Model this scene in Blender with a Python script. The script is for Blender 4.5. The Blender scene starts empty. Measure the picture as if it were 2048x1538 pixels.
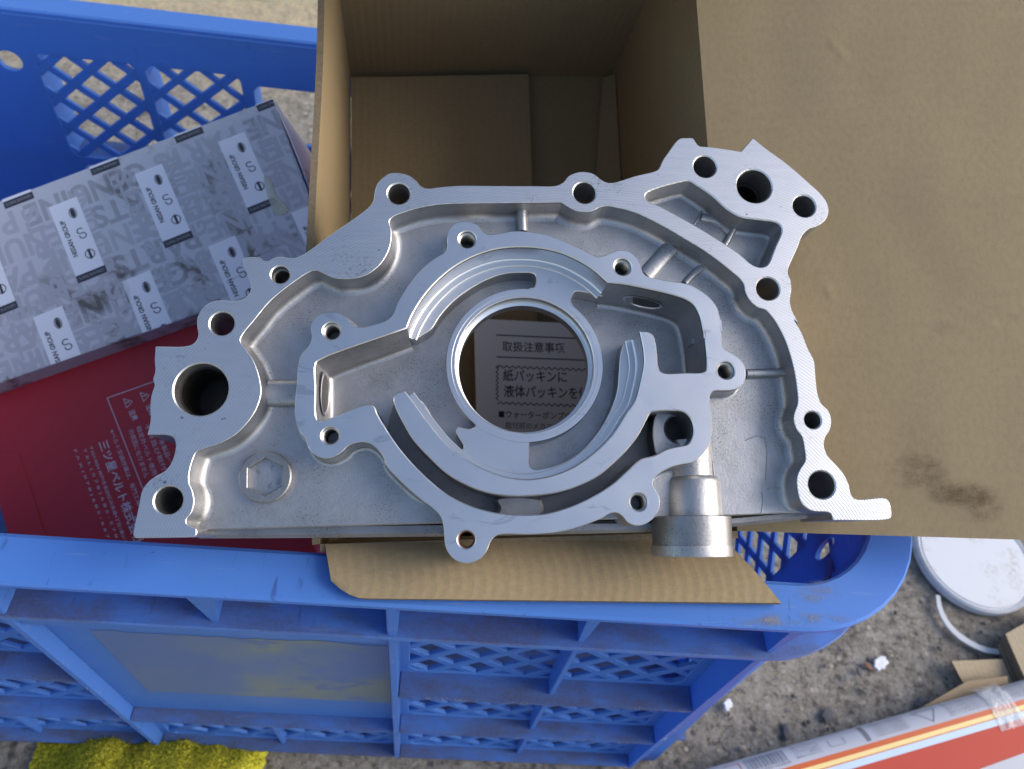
import bpy, bmesh, math, random
import numpy as np
from mathutils import Matrix, Vector, noise
from mathutils.geometry import tessellate_polygon

random.seed(7)
SC = bpy.context.scene
COL = SC.collection

# ------------------------------------------------------------------ camera
F, CX, CY = 1540.0, 1024.0, 769.0            # focal length / centre in photo pixels (2048 wide)
RIM = 0.300                                   # crate rim height (m)
CAM_Z = RIM + 0.2933
_n = np.array([(810 - CX) / F, -(1915 - CY) / F, -1.0])      # straight down, in camera axes (right, up, back)
_n /= np.linalg.norm(_n)


def ray(px, py):
    return np.array([(px - CX) / F, -(py - CY) / F, -1.0])


def _onz_cam(px, py, z):
    r = ray(px, py)
    return r * ((CAM_Z - z) / (r @ _n))


_X = _onz_cam(780, 1213, RIM) - _onz_cam(0, 1168, RIM)       # crate front rim is the world X axis
_X /= np.linalg.norm(_X)
_Z = -_n
_Y = np.cross(_Z, _X)
RM = np.stack([_X, _Y, _Z])                                   # camera axes -> world
CAM_LOC = np.array([0, 0, CAM_Z])
CAM_MAT = Matrix([list(RM[0]) + [0.0], list(RM[1]) + [0.0], list(RM[2]) + [CAM_Z], [0, 0, 0, 1]])

cam = bpy.data.cameras.new('camera')
cam.sensor_width = 36.0
cam.lens = 36.0 * F / 2048.0
cam.clip_start = 0.01
cam.clip_end = 100.0
cam.dof.use_dof = True
cam.dof.focus_distance = 0.295
cam.dof.aperture_fstop = 15.0
cam_ob = bpy.data.objects.new('camera', cam)
COL.objects.link(cam_ob)
cam_ob.matrix_world = CAM_MAT
SC.camera = cam_ob

# ------------------------------------------------------------------ light
SUN_EL, SUN_AZ = math.radians(32), math.radians(92)           # azimuth from +Y (away from viewer) towards +X
world = bpy.data.worlds.new('World')
SC.world = world
world.use_nodes = True
wn = world.node_tree.nodes
wl = world.node_tree.links
bg = wn['Background']
sky = wn.new('ShaderNodeTexSky')
sky.sky_type = 'NISHITA'
sky.sun_disc = False
sky.sun_elevation = SUN_EL
sky.sun_rotation = SUN_AZ
sky.air_density = 1.0
sky.dust_density = 2.0
sky.ozone_density = 0.6
wl.new(sky.outputs[0], bg.inputs['Color'])
bg.inputs['Strength'].default_value = 0.115

sun = bpy.data.lights.new('sun', 'SUN')
sun.energy = 1.4
sun.angle = math.radians(45)
sun.color = (1.0, 0.95, 0.89)
sun_ob = bpy.data.objects.new('sun', sun)
COL.objects.link(sun_ob)
sd = Vector((math.cos(SUN_EL) * math.sin(SUN_AZ), math.cos(SUN_EL) * math.cos(SUN_AZ), math.sin(SUN_EL)))
sun_ob.rotation_euler = sd.to_track_quat('Z', 'Y').to_euler()

SC.view_settings.view_transform = 'Standard'
SC.view_settings.look = 'None'
SC.view_settings.exposure = 1.05
SC.view_settings.gamma = 1.0
SC.view_settings.use_curve_mapping = False
SC.cycles.max_bounces = 8


# ------------------------------------------------------------------ placing helpers
def world_pt(c):
    return RM @ np.asarray(c) + CAM_LOC


def on_z(px, py, z):
    return world_pt(_onz_cam(px, py, z))


def on_y(px, py, y):
    d = RM @ ray(px, py)
    return CAM_LOC + d * (y / d[1])


def at_depth(px, py, t):
    return world_pt(ray(px, py) * t)


class Frame:
    """plane facing the camera with a small tilt; local axes u right, v up, w towards the viewer"""

    def __init__(s, nx, ny, tc):
        s.nx, s.ny, s.tc = nx, ny, tc
        N = np.array([nx, ny, 1.0])
        s.L = np.linalg.norm(N)
        s.w = N / s.L
        u = np.array([1.0, 0, 0])
        u -= (u @ s.w) * s.w
        s.u = u / np.linalg.norm(u)
        s.v = np.cross(s.w, s.u)
        s.o = np.array([0, 0, -tc])
        m = Matrix([[s.u[i], s.v[i], s.w[i], s.o[i]] for i in range(3)] + [[0, 0, 0, 1]])
        s.mat = CAM_MAT @ m

    def cam(s, px, py, h=0.0):
        r = ray(px, py)
        return r * ((s.tc + h * s.L) / (1 - s.nx * r[0] - s.ny * r[1]))

    def loc(s, px, py, h=0.0):
        p = s.cam(px, py, h) - s.o
        return (float(p @ s.u), float(p @ s.v))

    def wpt(s, px, py, h=0.0):
        return world_pt(s.cam(px, py, h))


# ------------------------------------------------------------------ mesh helpers
class MB:
    def __init__(s):
        s.v, s.f, s.m, s.uv = [], [], [], None

    def add(s, verts, faces, mi=0):
        b = len(s.v)
        s.v += [tuple(float(c) for c in p) for p in verts]
        for fc in faces:
            s.f.append(tuple(i + b for i in fc))
            s.m.append(mi)

    def quad(s, a, b, c, d, mi=0):
        s.add([a, b, c, d], [(0, 1, 2, 3)], mi)

    def box(s, x0, x1, y0, y1, z0, z1, mi=0, bev=0.0):
        if bev <= 0:
            s.add([(x0, y0, z0), (x1, y0, z0), (x1, y1, z0), (x0, y1, z0), (x0, y0, z1), (x1, y0, z1), (x1, y1, z1), (x0, y1, z1)],
                  [(3, 2, 1, 0), (4, 5, 6, 7), (0, 1, 5, 4), (1, 2, 6, 5), (2, 3, 7, 6), (3, 0, 4, 7)], mi)
            return
        bm = bmesh.new()
        bmesh.ops.create_cube(bm, size=1.0)
        for v in bm.verts:
            v.co = Vector(((x0 + x1) / 2 + v.co.x * (x1 - x0), (y0 + y1) / 2 + v.co.y * (y1 - y0), (z0 + z1) / 2 + v.co.z * (z1 - z0)))
        bmesh.ops.bevel(bm, geom=bm.edges[:], offset=bev, segments=2, affect='EDGES')
        bm.verts.index_update()
        s.add([v.co for v in bm.verts], [[v.index for v in fc.verts] for fc in bm.faces], mi)
        bm.free()

    def build(s, name, mats, parent=None, mat=None, angle=35, label=None):
        me = bpy.data.meshes.new(name)
        me.from_pydata(s.v, [], s.f)
        for m in (mats if isinstance(mats, (list, tuple)) else [mats]):
            me.materials.append(m)
        me.polygons.foreach_set('material_index', s.m)
        me.polygons.foreach_set('use_smooth', [True] * len(s.f))
        me.update()
        me.set_sharp_from_angle(angle=math.radians(angle))
        if s.uv:
            ul = me.uv_layers.new(name='UVMap')
            for lp in me.loops:
                ul.data[lp.index].uv = s.uv[lp.vertex_index]
        o = bpy.data.objects.new(name, me)
        COL.objects.link(o)
        if parent:
            o.parent = parent
        elif mat is not None:
            o.matrix_world = mat
        if label:
            o['label'] = label
        return o


def tag(o, label, cat, group=None, kind=None):
    if kind:
        o['kind'] = kind
    if label:
        o['label'] = label
    if cat:
        o['category'] = cat
    if group:
        o['group'] = group
    return o


def thing(name, label, cat, mat=None, group=None):
    o = bpy.data.objects.new(name, None)
    o.empty_display_size = 0.02
    COL.objects.link(o)
    if mat is not None:
        o.matrix_world = mat
    return tag(o, label, cat, group)


def area(p):
    return 0.5 * sum(p[i][0] * p[(i + 1) % len(p)][1] - p[(i + 1) % len(p)][0] * p[i][1] for i in range(len(p)))


def ccw(p, pos=True):
    return list(p) if (area(p) > 0) == pos else list(p)[::-1]


def catmull(pts, closed=True, sub=5):
    """points (x, y) or (x, y, 1) for a sharp corner -> dense polyline"""
    n = len(pts)
    P = [np.array(p[:2], float) for p in pts]
    C = [len(p) > 2 and p[2] for p in pts]
    out = []
    for i in range(n if closed else n - 1):
        p1, p2 = P[i], P[(i + 1) % n]
        c1, c2 = C[i], C[(i + 1) % n]
        p0 = P[(i - 1) % n] if (closed or i > 0) else 2 * p1 - p2
        p3 = P[(i + 2) % n] if (closed or i + 2 < n) else 2 * p2 - p1
        if c1:
            p0 = 2 * p1 - p2
        if c2:
            p3 = 2 * p2 - p1
        t0 = 0.0
        a = 0.5
        t1 = t0 + max(np.linalg.norm(p1 - p0), 1e-6) ** a
        t2 = t1 + max(np.linalg.norm(p2 - p1), 1e-6) ** a
        t3 = t2 + max(np.linalg.norm(p3 - p2), 1e-6) ** a
        k = 1 if (c1 and c2) else sub
        for j in range(k):
            t = t1 + (t2 - t1) * j / k
            A1 = (t1 - t) / (t1 - t0) * p0 + (t - t0) / (t1 - t0) * p1
            A2 = (t2 - t) / (t2 - t1) * p1 + (t - t1) / (t2 - t1) * p2
            A3 = (t3 - t) / (t3 - t2) * p2 + (t - t2) / (t3 - t2) * p3
            B1 = (t2 - t) / (t2 - t0) * A1 + (t - t0) / (t2 - t0) * A2
            B2 = (t3 - t) / (t3 - t1) * A2 + (t - t1) / (t3 - t1) * A3
            out.append((t2 - t) / (t2 - t1) * B1 + (t - t1) / (t2 - t1) * B2)
    if not closed:
        out.append(P[-1])
    return [(float(p[0]), float(p[1])) for p in out]


def normals2(p, closed=True):
    n = len(p)
    P = np.array(p)
    if closed:
        e = np.roll(P, -1, 0) - P
        e0 = np.roll(e, 1, 0)
    else:
        e = np.vstack([P[1:] - P[:-1], P[-1:] - P[-2:-1]])
        e0 = np.vstack([e[:1], e[:-1]])

    def rn(v):
        v = v / np.maximum(np.linalg.norm(v, axis=1, keepdims=True), 1e-12)
        return np.stack([v[:, 1], -v[:, 0]], 1)
    a, b = rn(e0), rn(e)
    m = a + b
    l2 = np.maximum((m * m).sum(1, keepdims=True), 0.6)
    return 2 * m / l2


def offset(p, d, closed=True):
    """shift a polyline to the right of its direction, mending crossings"""
    if d == 0:
        return [tuple(q) for q in p]
    P = np.array(p)
    Q = P + d * normals2(p, closed)
    for _ in range(12):
        e = np.roll(P, -1, 0) - P
        q = np.roll(Q, -1, 0) - Q
        bad = (e * q).sum(1) < 0
        if not closed:
            bad[-1] = False
        if not bad.any():
            break
        B = bad | np.roll(bad, 1)
        S = (np.roll(Q, 1, 0) + np.roll(Q, -1, 0)) / 2
        if not closed:
            B[0] = B[-1] = False
        Q[B] = S[B]
    return [tuple(q) for q in Q]


def strip(mb, p, prof, mi=0, closed=False, taper=0):
    """wall along a polyline; prof = (offset to the right, z) from top to bottom"""
    n = len(p)
    rows = []
    for d, z in prof:
        q_ = offset(p, d, closed)
        if taper:
            for i in range(n):
                k = min(1.0, i / taper, (n - 1 - i) / taper)
                q_[i] = (p[i][0] + (q_[i][0] - p[i][0]) * k, p[i][1] + (q_[i][1] - p[i][1]) * k)
        rows += [(q[0], q[1], z) for q in q_]
    fs = []
    for k in range(len(prof) - 1):
        for i in range(n if closed else n - 1):
            j = (i + 1) % n
            fs.append((k * n + i, (k + 1) * n + i, (k + 1) * n + j, k * n + j))
    mb.add(rows, fs, mi)


def cap(mb, loops, z, mi=0, up=True):
    pts = [Vector((q[0], q[1], 0)) for lp in loops for q in lp]
    tris = tessellate_polygon([[Vector((q[0], q[1], 0)) for q in lp] for lp in loops])
    fs = []
    for t in tris:
        a, b, c = (pts[i] for i in t)
        ar = (b.x - a.x) * (c.y - a.y) - (c.x - a.x) * (b.y - a.y)
        if abs(ar) < 1e-14:
            continue
        fs.append(t if (ar > 0) == up else t[::-1])
    mb.add([(p.x, p.y, z) for p in pts], fs, mi)


def prism(mb, outer, holes, z0, z1, ch=0.0003, mt=0, mw=1, hole_ch=None, bottom=True, me=None):
    outer = ccw(outer)
    holes = [ccw(h, False) for h in holes]
    hc = ch if hole_ch is None else hole_ch
    tops = [offset(outer, -ch)] + [offset(h, -hc) for h in holes]
    cap(mb, tops, z0, mt)
    for i, lp in enumerate([outer] + holes):
        c = ch if i == 0 else hc
        if c > 0:
            strip(mb, lp, [(-c, z0), (0, z0 - c)], mt if me is None else me, True)
        strip(mb, lp, [(0, z0 - c), (0, z1)], mw, True)
    if bottom:
        cap(mb, [outer] + holes, z1, mw, False)


def circle(cx, cy, r, n=40):
    return [(cx + r * math.cos(2 * math.pi * i / n), cy + r * math.sin(2 * math.pi * i / n)) for i in range(n)]


def lathe(mb, prof, n=48, mi=0, arc=(0, 2 * math.pi), closed=True):
    """prof (r, z) rotated round z"""
    vs = []
    for k in range(n if closed else n + 1):
        a = arc[0] + (arc[1] - arc[0]) * k / n
        vs += [(r * math.cos(a), r * math.sin(a), z) for r, z in prof]
    m = len(prof)
    fs = []
    for k in range(n):
        k2 = (k + 1) % n if closed else k + 1
        for i in range(m - 1):
            fs.append((k * m + i, k2 * m + i, k2 * m + i + 1, k * m + i + 1))
    mb.add(vs, fs, mi)


def sheet(name, grid, th, mats, parent=None, label=None, flip=False):
    """solid sheet from a grid of points (rows of columns); front = mats[0], back = mats[1], edge = mats[2]"""
    G = np.array(grid, float)
    R, C = G.shape[:2]
    du = np.zeros_like(G)
    dv = np.zeros_like(G)
    du[:, 1:-1] = G[:, 2:] - G[:, :-2]
    du[:, 0] = G[:, 1] - G[:, 0]
    du[:, -1] = G[:, -1] - G[:, -2]
    dv[1:-1] = G[2:] - G[:-2]
    dv[0] = G[1] - G[0]
    dv[-1] = G[-1] - G[-2]
    N = np.cross(du, dv)
    N /= np.maximum(np.linalg.norm(N, axis=2, keepdims=True), 1e-12)
    if flip:
        N = -N
    K = G - N * th
    mb = MB()
    idx = lambda i, j: i * C + j
    quads = [(idx(i, j), idx(i, j + 1), idx(i + 1, j + 1), idx(i + 1, j)) for i in range(R - 1) for j in range(C - 1)]
    if flip:
        quads = [q[::-1] for q in quads]
    V = [tuple(p) for p in G.reshape(-1, 3)]
    mb.add(V, quads, 0)
    mb.add([tuple(p) for p in K.reshape(-1, 3)], [q[::-1] for q in quads], 1)
    b = [(0, j) for j in range(C)] + [(i, C - 1) for i in range(1, R)] + [(R - 1, j) for j in range(C - 2, -1, -1)] + [(i, 0) for i in range(R - 2, 0, -1)]
    ev, ef = [], []
    for (i, j) in b:
        ev += [G[i, j], K[i, j]]
    n = len(b)
    for k in range(n):
        q = (2 * k, 2 * k + 1, 2 * ((k + 1) % n) + 1, 2 * ((k + 1) % n))
        ef.append(q[::-1] if flip else q)
    mb.add(ev, ef, 2)
    # metric uv
    U = np.zeros((R, C))
    W = np.zeros((R, C))
    U[:, 1:] = np.cumsum(np.linalg.norm(G[:, 1:] - G[:, :-1], axis=2), 1)
    W[1:] = np.cumsum(np.linalg.norm(G[1:] - G[:-1], axis=2), 0)
    uv = [(U[i, j], W[i, j]) for i in range(R) for j in range(C)]
    mb.uv = uv + uv + [c for (i, j) in b for c in ((U[i, j], W[i, j]), (U[i, j], W[i, j] + th))]
    return mb.build(name, mats, parent, label=label, angle=50)


def bilinear(a, b, c, d, nu, nv):
    """a b = first row ends, d c = last row ends"""
    a, b, c, d = (np.asarray(q, float) for q in (a, b, c, d))
    return [[(1 - v) * ((1 - u) * a + u * b) + v * ((1 - u) * d + u * c) for u in np.linspace(0, 1, nu)] for v in np.linspace(0, 1, nv)]


_tx = {}


def text_geo(s, bold=0.0):
    if (s, bold) not in _tx:
        c = bpy.data.curves.new('t', 'FONT')
        c.body = s
        c.offset = bold
        c.resolution_u = 3
        o = bpy.data.objects.new('t', c)
        COL.objects.link(o)
        bpy.context.view_layer.update()
        m = bpy.data.meshes.new_from_object(o.evaluated_get(bpy.context.evaluated_depsgraph_get()))
        vs = [(v.co.x, v.co.y) for v in m.vertices]
        fs = [tuple(p.vertices) for p in m.polygons]
        bpy.data.objects.remove(o)
        bpy.data.curves.remove(c)
        bpy.data.meshes.remove(m)
        _tx[(s, bold)] = (vs, fs)
    return _tx[(s, bold)]


def text_on(mb, s, a, b, hgt, z, mi=0, bold=0.0, clip=None):
    """lay text so that its box runs from a to b (2-D plane points) with letter height hgt"""
    vs, fs = text_geo(s, bold)
    if not vs:
        return
    x0 = min(v[0] for v in vs)
    x1 = max(v[0] for v in vs)
    y0 = min(v[1] for v in vs)
    y1 = max(v[1] for v in vs)
    a, b = np.array(a), np.array(b)
    e = b - a
    L = np.linalg.norm(e)
    e = e / L
    p = np.array([-e[1], e[0]])
    out = []
    for v in vs:
        q = a + e * ((v[0] - x0) / (x1 - x0) * L) + p * ((v[1] - y0) / max(y1 - y0, 1e-6) * hgt)
        out.append((q[0], q[1]))
    add_flat(mb, out, fs, z, mi, clip)


def add_flat(mb, pts, fs, z, mi=0, clip=None):
    if clip is None:
        mb.add([(p[0], p[1], z) for p in pts], fs, mi)
        return
    bm = bmesh.new()
    bv = [bm.verts.new((p[0], p[1], 0)) for p in pts]
    for fc in fs:
        try:
            bm.faces.new([bv[i] for i in fc])
        except ValueError:
            pass
    cc = ccw(clip)
    for i in range(len(cc)):
        a, b = cc[i], cc[(i + 1) % len(cc)]
        d = Vector((b[0] - a[0], b[1] - a[1], 0)).normalized()
        bmesh.ops.bisect_plane(bm, geom=bm.verts[:] + bm.edges[:] + bm.faces[:], plane_co=(a[0], a[1], 0), plane_no=(d.y, -d.x, 0), clear_outer=True)
    bm.verts.index_update()
    mb.add([(v.co.x, v.co.y, z) for v in bm.verts], [[v.index for v in fc.verts] for fc in bm.faces], mi)
    bm.free()


# ------------------------------------------------------------------ materials
class Mat:
    def __init__(s, name, col, rough=0.5, metal=0.0, spec=0.5):
        s.m = bpy.data.materials.new(name)
        s.m.use_nodes = True
        s.nt = s.m.node_tree
        s.b = s.nt.nodes['Principled BSDF']
        s.b.inputs['Base Color'].default_value = (*col, 1)
        s.b.inputs['Roughness'].default_value = rough
        s.b.inputs['Metallic'].default_value = metal
        s.b.inputs['Specular IOR Level'].default_value = spec
        s.col = s.b.inputs['Base Color']
        s.curcol = None
        s.base = col
        s.height = None

    def node(s, t, **kw):
        n = s.nt.nodes.new(t)
        for k, v in kw.items():
            setattr(n, k, v)
        return n

    def link(s, a, b):
        s.nt.links.new(a, b)

    def coords(s, kind='Object', scale=(1, 1, 1), rot=(0, 0, 0)):
        tc = s.node('ShaderNodeTexCoord')
        mp = s.node('ShaderNodeMapping')
        mp.inputs['Scale'].default_value = scale
        mp.inputs['Rotation'].default_value = rot
        s.link(tc.outputs[kind], mp.inputs[0])
        return mp.outputs[0]

    def noise(s, co, scale, detail=4, rough=0.55, dist=0.0):
        n = s.node('ShaderNodeTexNoise')
        n.inputs['Scale'].default_value = scale
        n.inputs['Detail'].default_value = detail
        n.inputs['Roughness'].default_value = rough
        n.inputs['Distortion'].default_value = dist
        s.link(co, n.inputs['Vector'])
        return n.outputs['Fac']

    def wave(s, co, scale, dist=0.0, dscale=1.0, detail=2, kind='BANDS', axis='X'):
        n = s.node('ShaderNodeTexWave')
        n.wave_type = kind
        if kind == 'BANDS':
            n.bands_direction = axis
        else:
            n.rings_direction = axis
        n.inputs['Scale'].default_value = scale
        n.inputs['Distortion'].default_value = dist
        n.inputs['Detail'].default_value = detail
        n.inputs['Detail Scale'].default_value = dscale
        s.link(co, n.inputs['Vector'])
        return n.outputs['Fac']

    def voronoi(s, co, scale, feature='F1', out='Distance', rnd=1.0):
        n = s.node('ShaderNodeTexVoronoi')
        n.feature = feature
        n.inputs['Scale'].default_value = scale
        n.inputs['Randomness'].default_value = rnd
        s.link(co, n.inputs['Vector'])
        return n.outputs[out]

    def ramp(s, fac, lo, hi, a=0.0, b=1.0):
        n = s.node('ShaderNodeMapRange')
        n.inputs['From Min'].default_value = lo
        n.inputs['From Max'].default_value = hi
        n.inputs['To Min'].default_value = a
        n.inputs['To Max'].default_value = b
        s.link(fac, n.inputs['Value'])
        return n.outputs[0]

    def mul(s, a, b):
        n = s.node('ShaderNodeMath', operation='MULTIPLY')
        s.link(a, n.inputs[0])
        if isinstance(b, (int, float)):
            n.inputs[1].default_value = b
        else:
            s.link(b, n.inputs[1])
        return n.outputs[0]

    def tint(s, fac, col):
        """mix the present colour towards col by fac"""
        n = s.node('ShaderNodeMix', data_type='RGBA')
        s.link(fac, n.inputs[0])
        if s.curcol is None:
            n.inputs[6].default_value = (*s.base, 1)
        else:
            s.link(s.curcol, n.inputs[6])
        n.inputs[7].default_value = (*col, 1)
        s.curcol = n.outputs[2]
        s.link(s.curcol, s.col)
        return s

    def rough(s, fac, a, b):
        s.link(s.ramp(fac, 0, 1, a, b), s.b.inputs['Roughness'])
        return s

    def bump(s, fac, dist, strength=1.0):
        n = s.node('ShaderNodeBump')
        n.inputs['Strength'].default_value = strength
        n.inputs['Distance'].default_value = dist
        s.link(fac, n.inputs['Height'])
        if s.height is not None:
            s.link(s.height, n.inputs['Normal'])
        s.height = n.outputs[0]
        s.link(s.height, s.b.inputs['Normal'])
        return s


def mat_flange():
    m = Mat('milled_aluminium', (0.66, 0.665, 0.685), 0.36, 1.0)
    tc0 = m.node('ShaderNodeTexCoord')
    mp0 = m.node('ShaderNodeMapping')
    mp0.inputs['Location'].default_value = (-0.03, 0.11, 0)
    m.link(tc0.outputs['Object'], mp0.inputs[0])
    w = m.wave(mp0.outputs[0], 290, 2.0, 0.5, 2, 'RINGS', 'Z')
    c0 = m.coords('Object')
    big = m.noise(c0, 14, 3)
    m.tint(m.ramp(big, 0.35, 0.75, 0, 0.35), (0.50, 0.50, 0.50))
    pit = m.noise(c0, 700, 3, 0.7)
    patch = m.noise(c0, 38, 4, 0.6)
    m.tint(m.mul(m.ramp(pit, 0.50, 0.64, 0, 0.75), m.ramp(patch, 0.56, 0.70)), (0.20, 0.185, 0.15))
    m.tint(m.ramp(m.noise(c0, 260, 2), 0.72, 0.76, 0, 0.8), (0.10, 0.095, 0.09))
    scr = m.noise(m.coords('Object', scale=(60, 900, 60), rot=(0, 0, 0.6)), 1.0, 2)
    m.rough(scr, 0.36, 0.46)
    m.tint(m.mul(m.ramp(w, 0.25, 0.95, 0, 0.34), m.ramp(m.noise(c0, 30, 4, 0.6), 0.35, 0.65, 0.25, 1.0)), (0.36, 0.37, 0.39))
    m.bump(w, 0.000022, 1.0)
    m.bump(pit, 0.00002, 0.5)
    return m.m


def mat_machined():
    m = Mat('machined_aluminium', (0.74, 0.74, 0.75), 0.3, 1.0)
    c0 = m.coords('Object')
    cc = m.node('ShaderNodeMapping')
    cc.inputs['Location'].default_value = (-0.005, -0.008, 0)
    tc = m.node('ShaderNodeTexCoord')
    m.link(tc.outputs['Object'], cc.inputs[0])
    w = m.wave(cc.outputs[0], 420, 1.5, 0.3, 1, 'RINGS', 'Z')
    big = m.noise(c0, 22, 4)
    m.tint(m.ramp(big, 0.4, 0.75, 0, 0.4), (0.52, 0.52, 0.53))
    st = m.noise(m.coords('Object', scale=(1, 2.5, 1), rot=(0, 0, 0.9)), 45, 3, 0.6, 1.5)
    m.tint(m.ramp(st, 0.62, 0.70, 0, 0.35), (0.33, 0.34, 0.38))
    m.rough(m.noise(c0, 90, 3), 0.27, 0.38)
    m.bump(w, 0.000012, 0.6)
    return m.m


def mat_cast(dark=1.0, name='cast_aluminium'):
    m = Mat(name, (0.46 * dark, 0.46 * dark, 0.47 * dark), 0.45, 1.0)
    c0 = m.coords('Object')
    g = m.noise(c0, 900, 5, 0.7)
    g2 = m.noise(c0, 60, 4, 0.6)
    m.tint(m.ramp(m.noise(c0, 24, 5, 0.7, 0.5), 0.5, 0.68, 0, 0.45), (0.26 * dark, 0.25 * dark, 0.23 * dark))
    m.tint(m.ramp(g2, 0.35, 0.7, 0, 0.45), (0.30 * dark, 0.295 * dark, 0.285 * dark))
    spk = m.noise(c0, 1500, 2, 0.5)
    m.tint(m.mul(m.ramp(spk, 0.60, 0.66, 0, 0.8), m.ramp(g2, 0.45, 0.6)), (0.15, 0.145, 0.13))
    m.rough(g, 0.34, 0.62)
    m.bump(g, 0.00012, 0.9)
    m.bump(g2, 0.0008, 0.25)
    return m.m


def mat_plain(name, col, rough=0.5, metal=0.0, var=0.15, scale=60, bump=0.0, spec=0.5):
    m = Mat(name, col, rough, metal, spec)
    c = m.coords('Object')
    n = m.noise(c, scale, 4)
    m.tint(m.ramp(n, 0.35, 0.75, 0, var), tuple(x * 0.55 for x in col))
    if bump:
        m.bump(m.noise(c, scale * 8, 3), bump)
    return m.m


def mat_plastic(name='blue_plastic', dirt=0.0):
    m = Mat(name, (0.090, 0.245, 0.66), 0.42, 0.0, 0.45)
    c = m.coords('Object')
    n = m.noise(c, 18, 3)
    m.tint(m.ramp(n, 0.35, 0.75, 0, 0.30), (0.11, 0.26, 0.60))
    sc = m.noise(m.coords('Object', scale=(30, 260, 260), rot=(0, 0, 0.35)), 1.0, 3, 0.6)
    m.tint(m.ramp(sc, 0.63, 0.70, 0, 0.35), (0.32, 0.40, 0.62))
    sc2 = m.noise(m.coords('Object', scale=(260, 40, 260), rot=(0, 0, -0.6)), 1.0, 3, 0.6)
    m.tint(m.mul(m.ramp(sc2, 0.64, 0.70, 0, 0.5), m.ramp(m.noise(c, 30, 2), 0.45, 0.6)), (0.03, 0.04, 0.10))
    sp = m.noise(c, 420, 3, 0.6)
    m.tint(m.ramp(sp, 0.66, 0.74, 0, 0.45), (0.03, 0.04, 0.09))
    if dirt > 0:
        d = m.noise(m.coords('Object', scale=(1, 2.2, 1)), 26, 5, 0.65)
        gr = m.noise(c, 650, 3, 0.7)
        m.tint(m.mul(m.ramp(d, 0.34, 0.60, 0.10, dirt), m.ramp(gr, 0.30, 0.62, 0.55, 1)), (0.115, 0.095, 0.075))
    m.rough(n, 0.30, 0.5)
    m.bump(n, 0.0006, 0.3)
    m.bump(sp, 0.00008, 0.4)
    # thin polyethylene lets some light through
    tr = m.node('ShaderNodeBsdfTranslucent')
    tr.inputs['Color'].default_value = (0.10, 0.30, 0.90, 1)
    mx = m.node('ShaderNodeMixShader')
    mx.inputs[0].default_value = 0.28
    m.link(m.b.outputs[0], mx.inputs[1])
    m.link(tr.outputs[0], mx.inputs[2])
    m.link(mx.outputs[0], m.nt.nodes['Material Output'].inputs['Surface'])
    return m.m


def mat_card(name, col, period=0.0048, ridge=0.00008, lines=0.2, axis='X'):
    m = Mat(name, col, 0.85, 0.0, 0.25)
    uv = m.coords('UV')
    w = m.wave(uv, 2 * math.pi / (20 * period), 0.5, 3.0, 1, 'BANDS', axis)
    fib = m.noise(m.coords('UV', scale=(1, 1, 1)), 900, 3, 0.7)
    fl = m.noise(m.coords('UV', scale=(0.7, 1, 1)), 420, 4, 0.75)
    blot = m.noise(uv, 16, 4, 0.6)
    m.tint(m.ramp(fl, 0.4, 0.75, 0, 0.45), tuple(x * 0.62 for x in col))
    m.tint(m.ramp(blot, 0.4, 0.75, 0, 0.30), tuple(x * 0.70 for x in col))
    m.tint(m.ramp(fib, 0.66, 0.74, 0, 0.5), tuple(min(1, x * 1.7) for x in col))
    m.tint(m.mul(m.ramp(w, 0.86, 1.0, 0, lines), m.ramp(m.noise(uv, 120, 2), 0.42, 0.6)), tuple(x * 0.55 for x in col))
    m.bump(w, ridge, 0.9)
    m.bump(fib, 0.00007, 0.6)
    return m


M = {}
M['flange'] = mat_flange()
M['machined'] = mat_machined()
M['cast'] = mat_cast()
M['cast_dull'] = mat_cast(0.75, 'cast_aluminium_dull')
M['cast_dark'] = mat_cast(0.5, 'cast_aluminium_groove_shade')  # darker copy of the casting; shade of the groove put into the colour
M['dark_bore'] = mat_plain('shade_dark_bore', (0.05, 0.047, 0.042), 0.35, 0.8, 0.6, 200)  # shade inside deep holes put into the colour
M['thread'] = mat_plain('threaded_steel', (0.42, 0.40, 0.37), 0.35, 1.0, 0.5, 300)
M['copper'] = mat_plain('brown_thread_sealant', (0.16, 0.06, 0.04), 0.45, 0.3, 0.4, 300)
M['blue'] = mat_plastic()
M['blue_dirty'] = mat_plastic('dusty_blue_plastic', 0.85)
KR = (0.325, 0.245, 0.140)
M['kraft'] = mat_card('kraft_cardboard', KR).m
M['kraft_y'] = mat_card('kraft_cardboard_flap', KR, 0.0048, 0.00006, 0.06, 'Y').m
M['kraft_x'] = mat_card('kraft_cardboard_side', KR, 0.0085, 0.00006, 0.05, 'X').m
M['kraft_edge'] = mat_plain('cardboard_edge', (0.20, 0.15, 0.09), 0.9, 0, 0.8, 700)
M['red_print'] = mat_plain('red_printed_board', (0.28, 0.012, 0.03), 0.5, 0, 0.2, 30)
M['paper'] = mat_plain('white_paper', (0.86, 0.86, 0.88), 0.7, 0, 0.08, 40)
M['ink'] = mat_plain('black_ink', (0.02, 0.02, 0.022), 0.6, 0, 0.1, 40)


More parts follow.
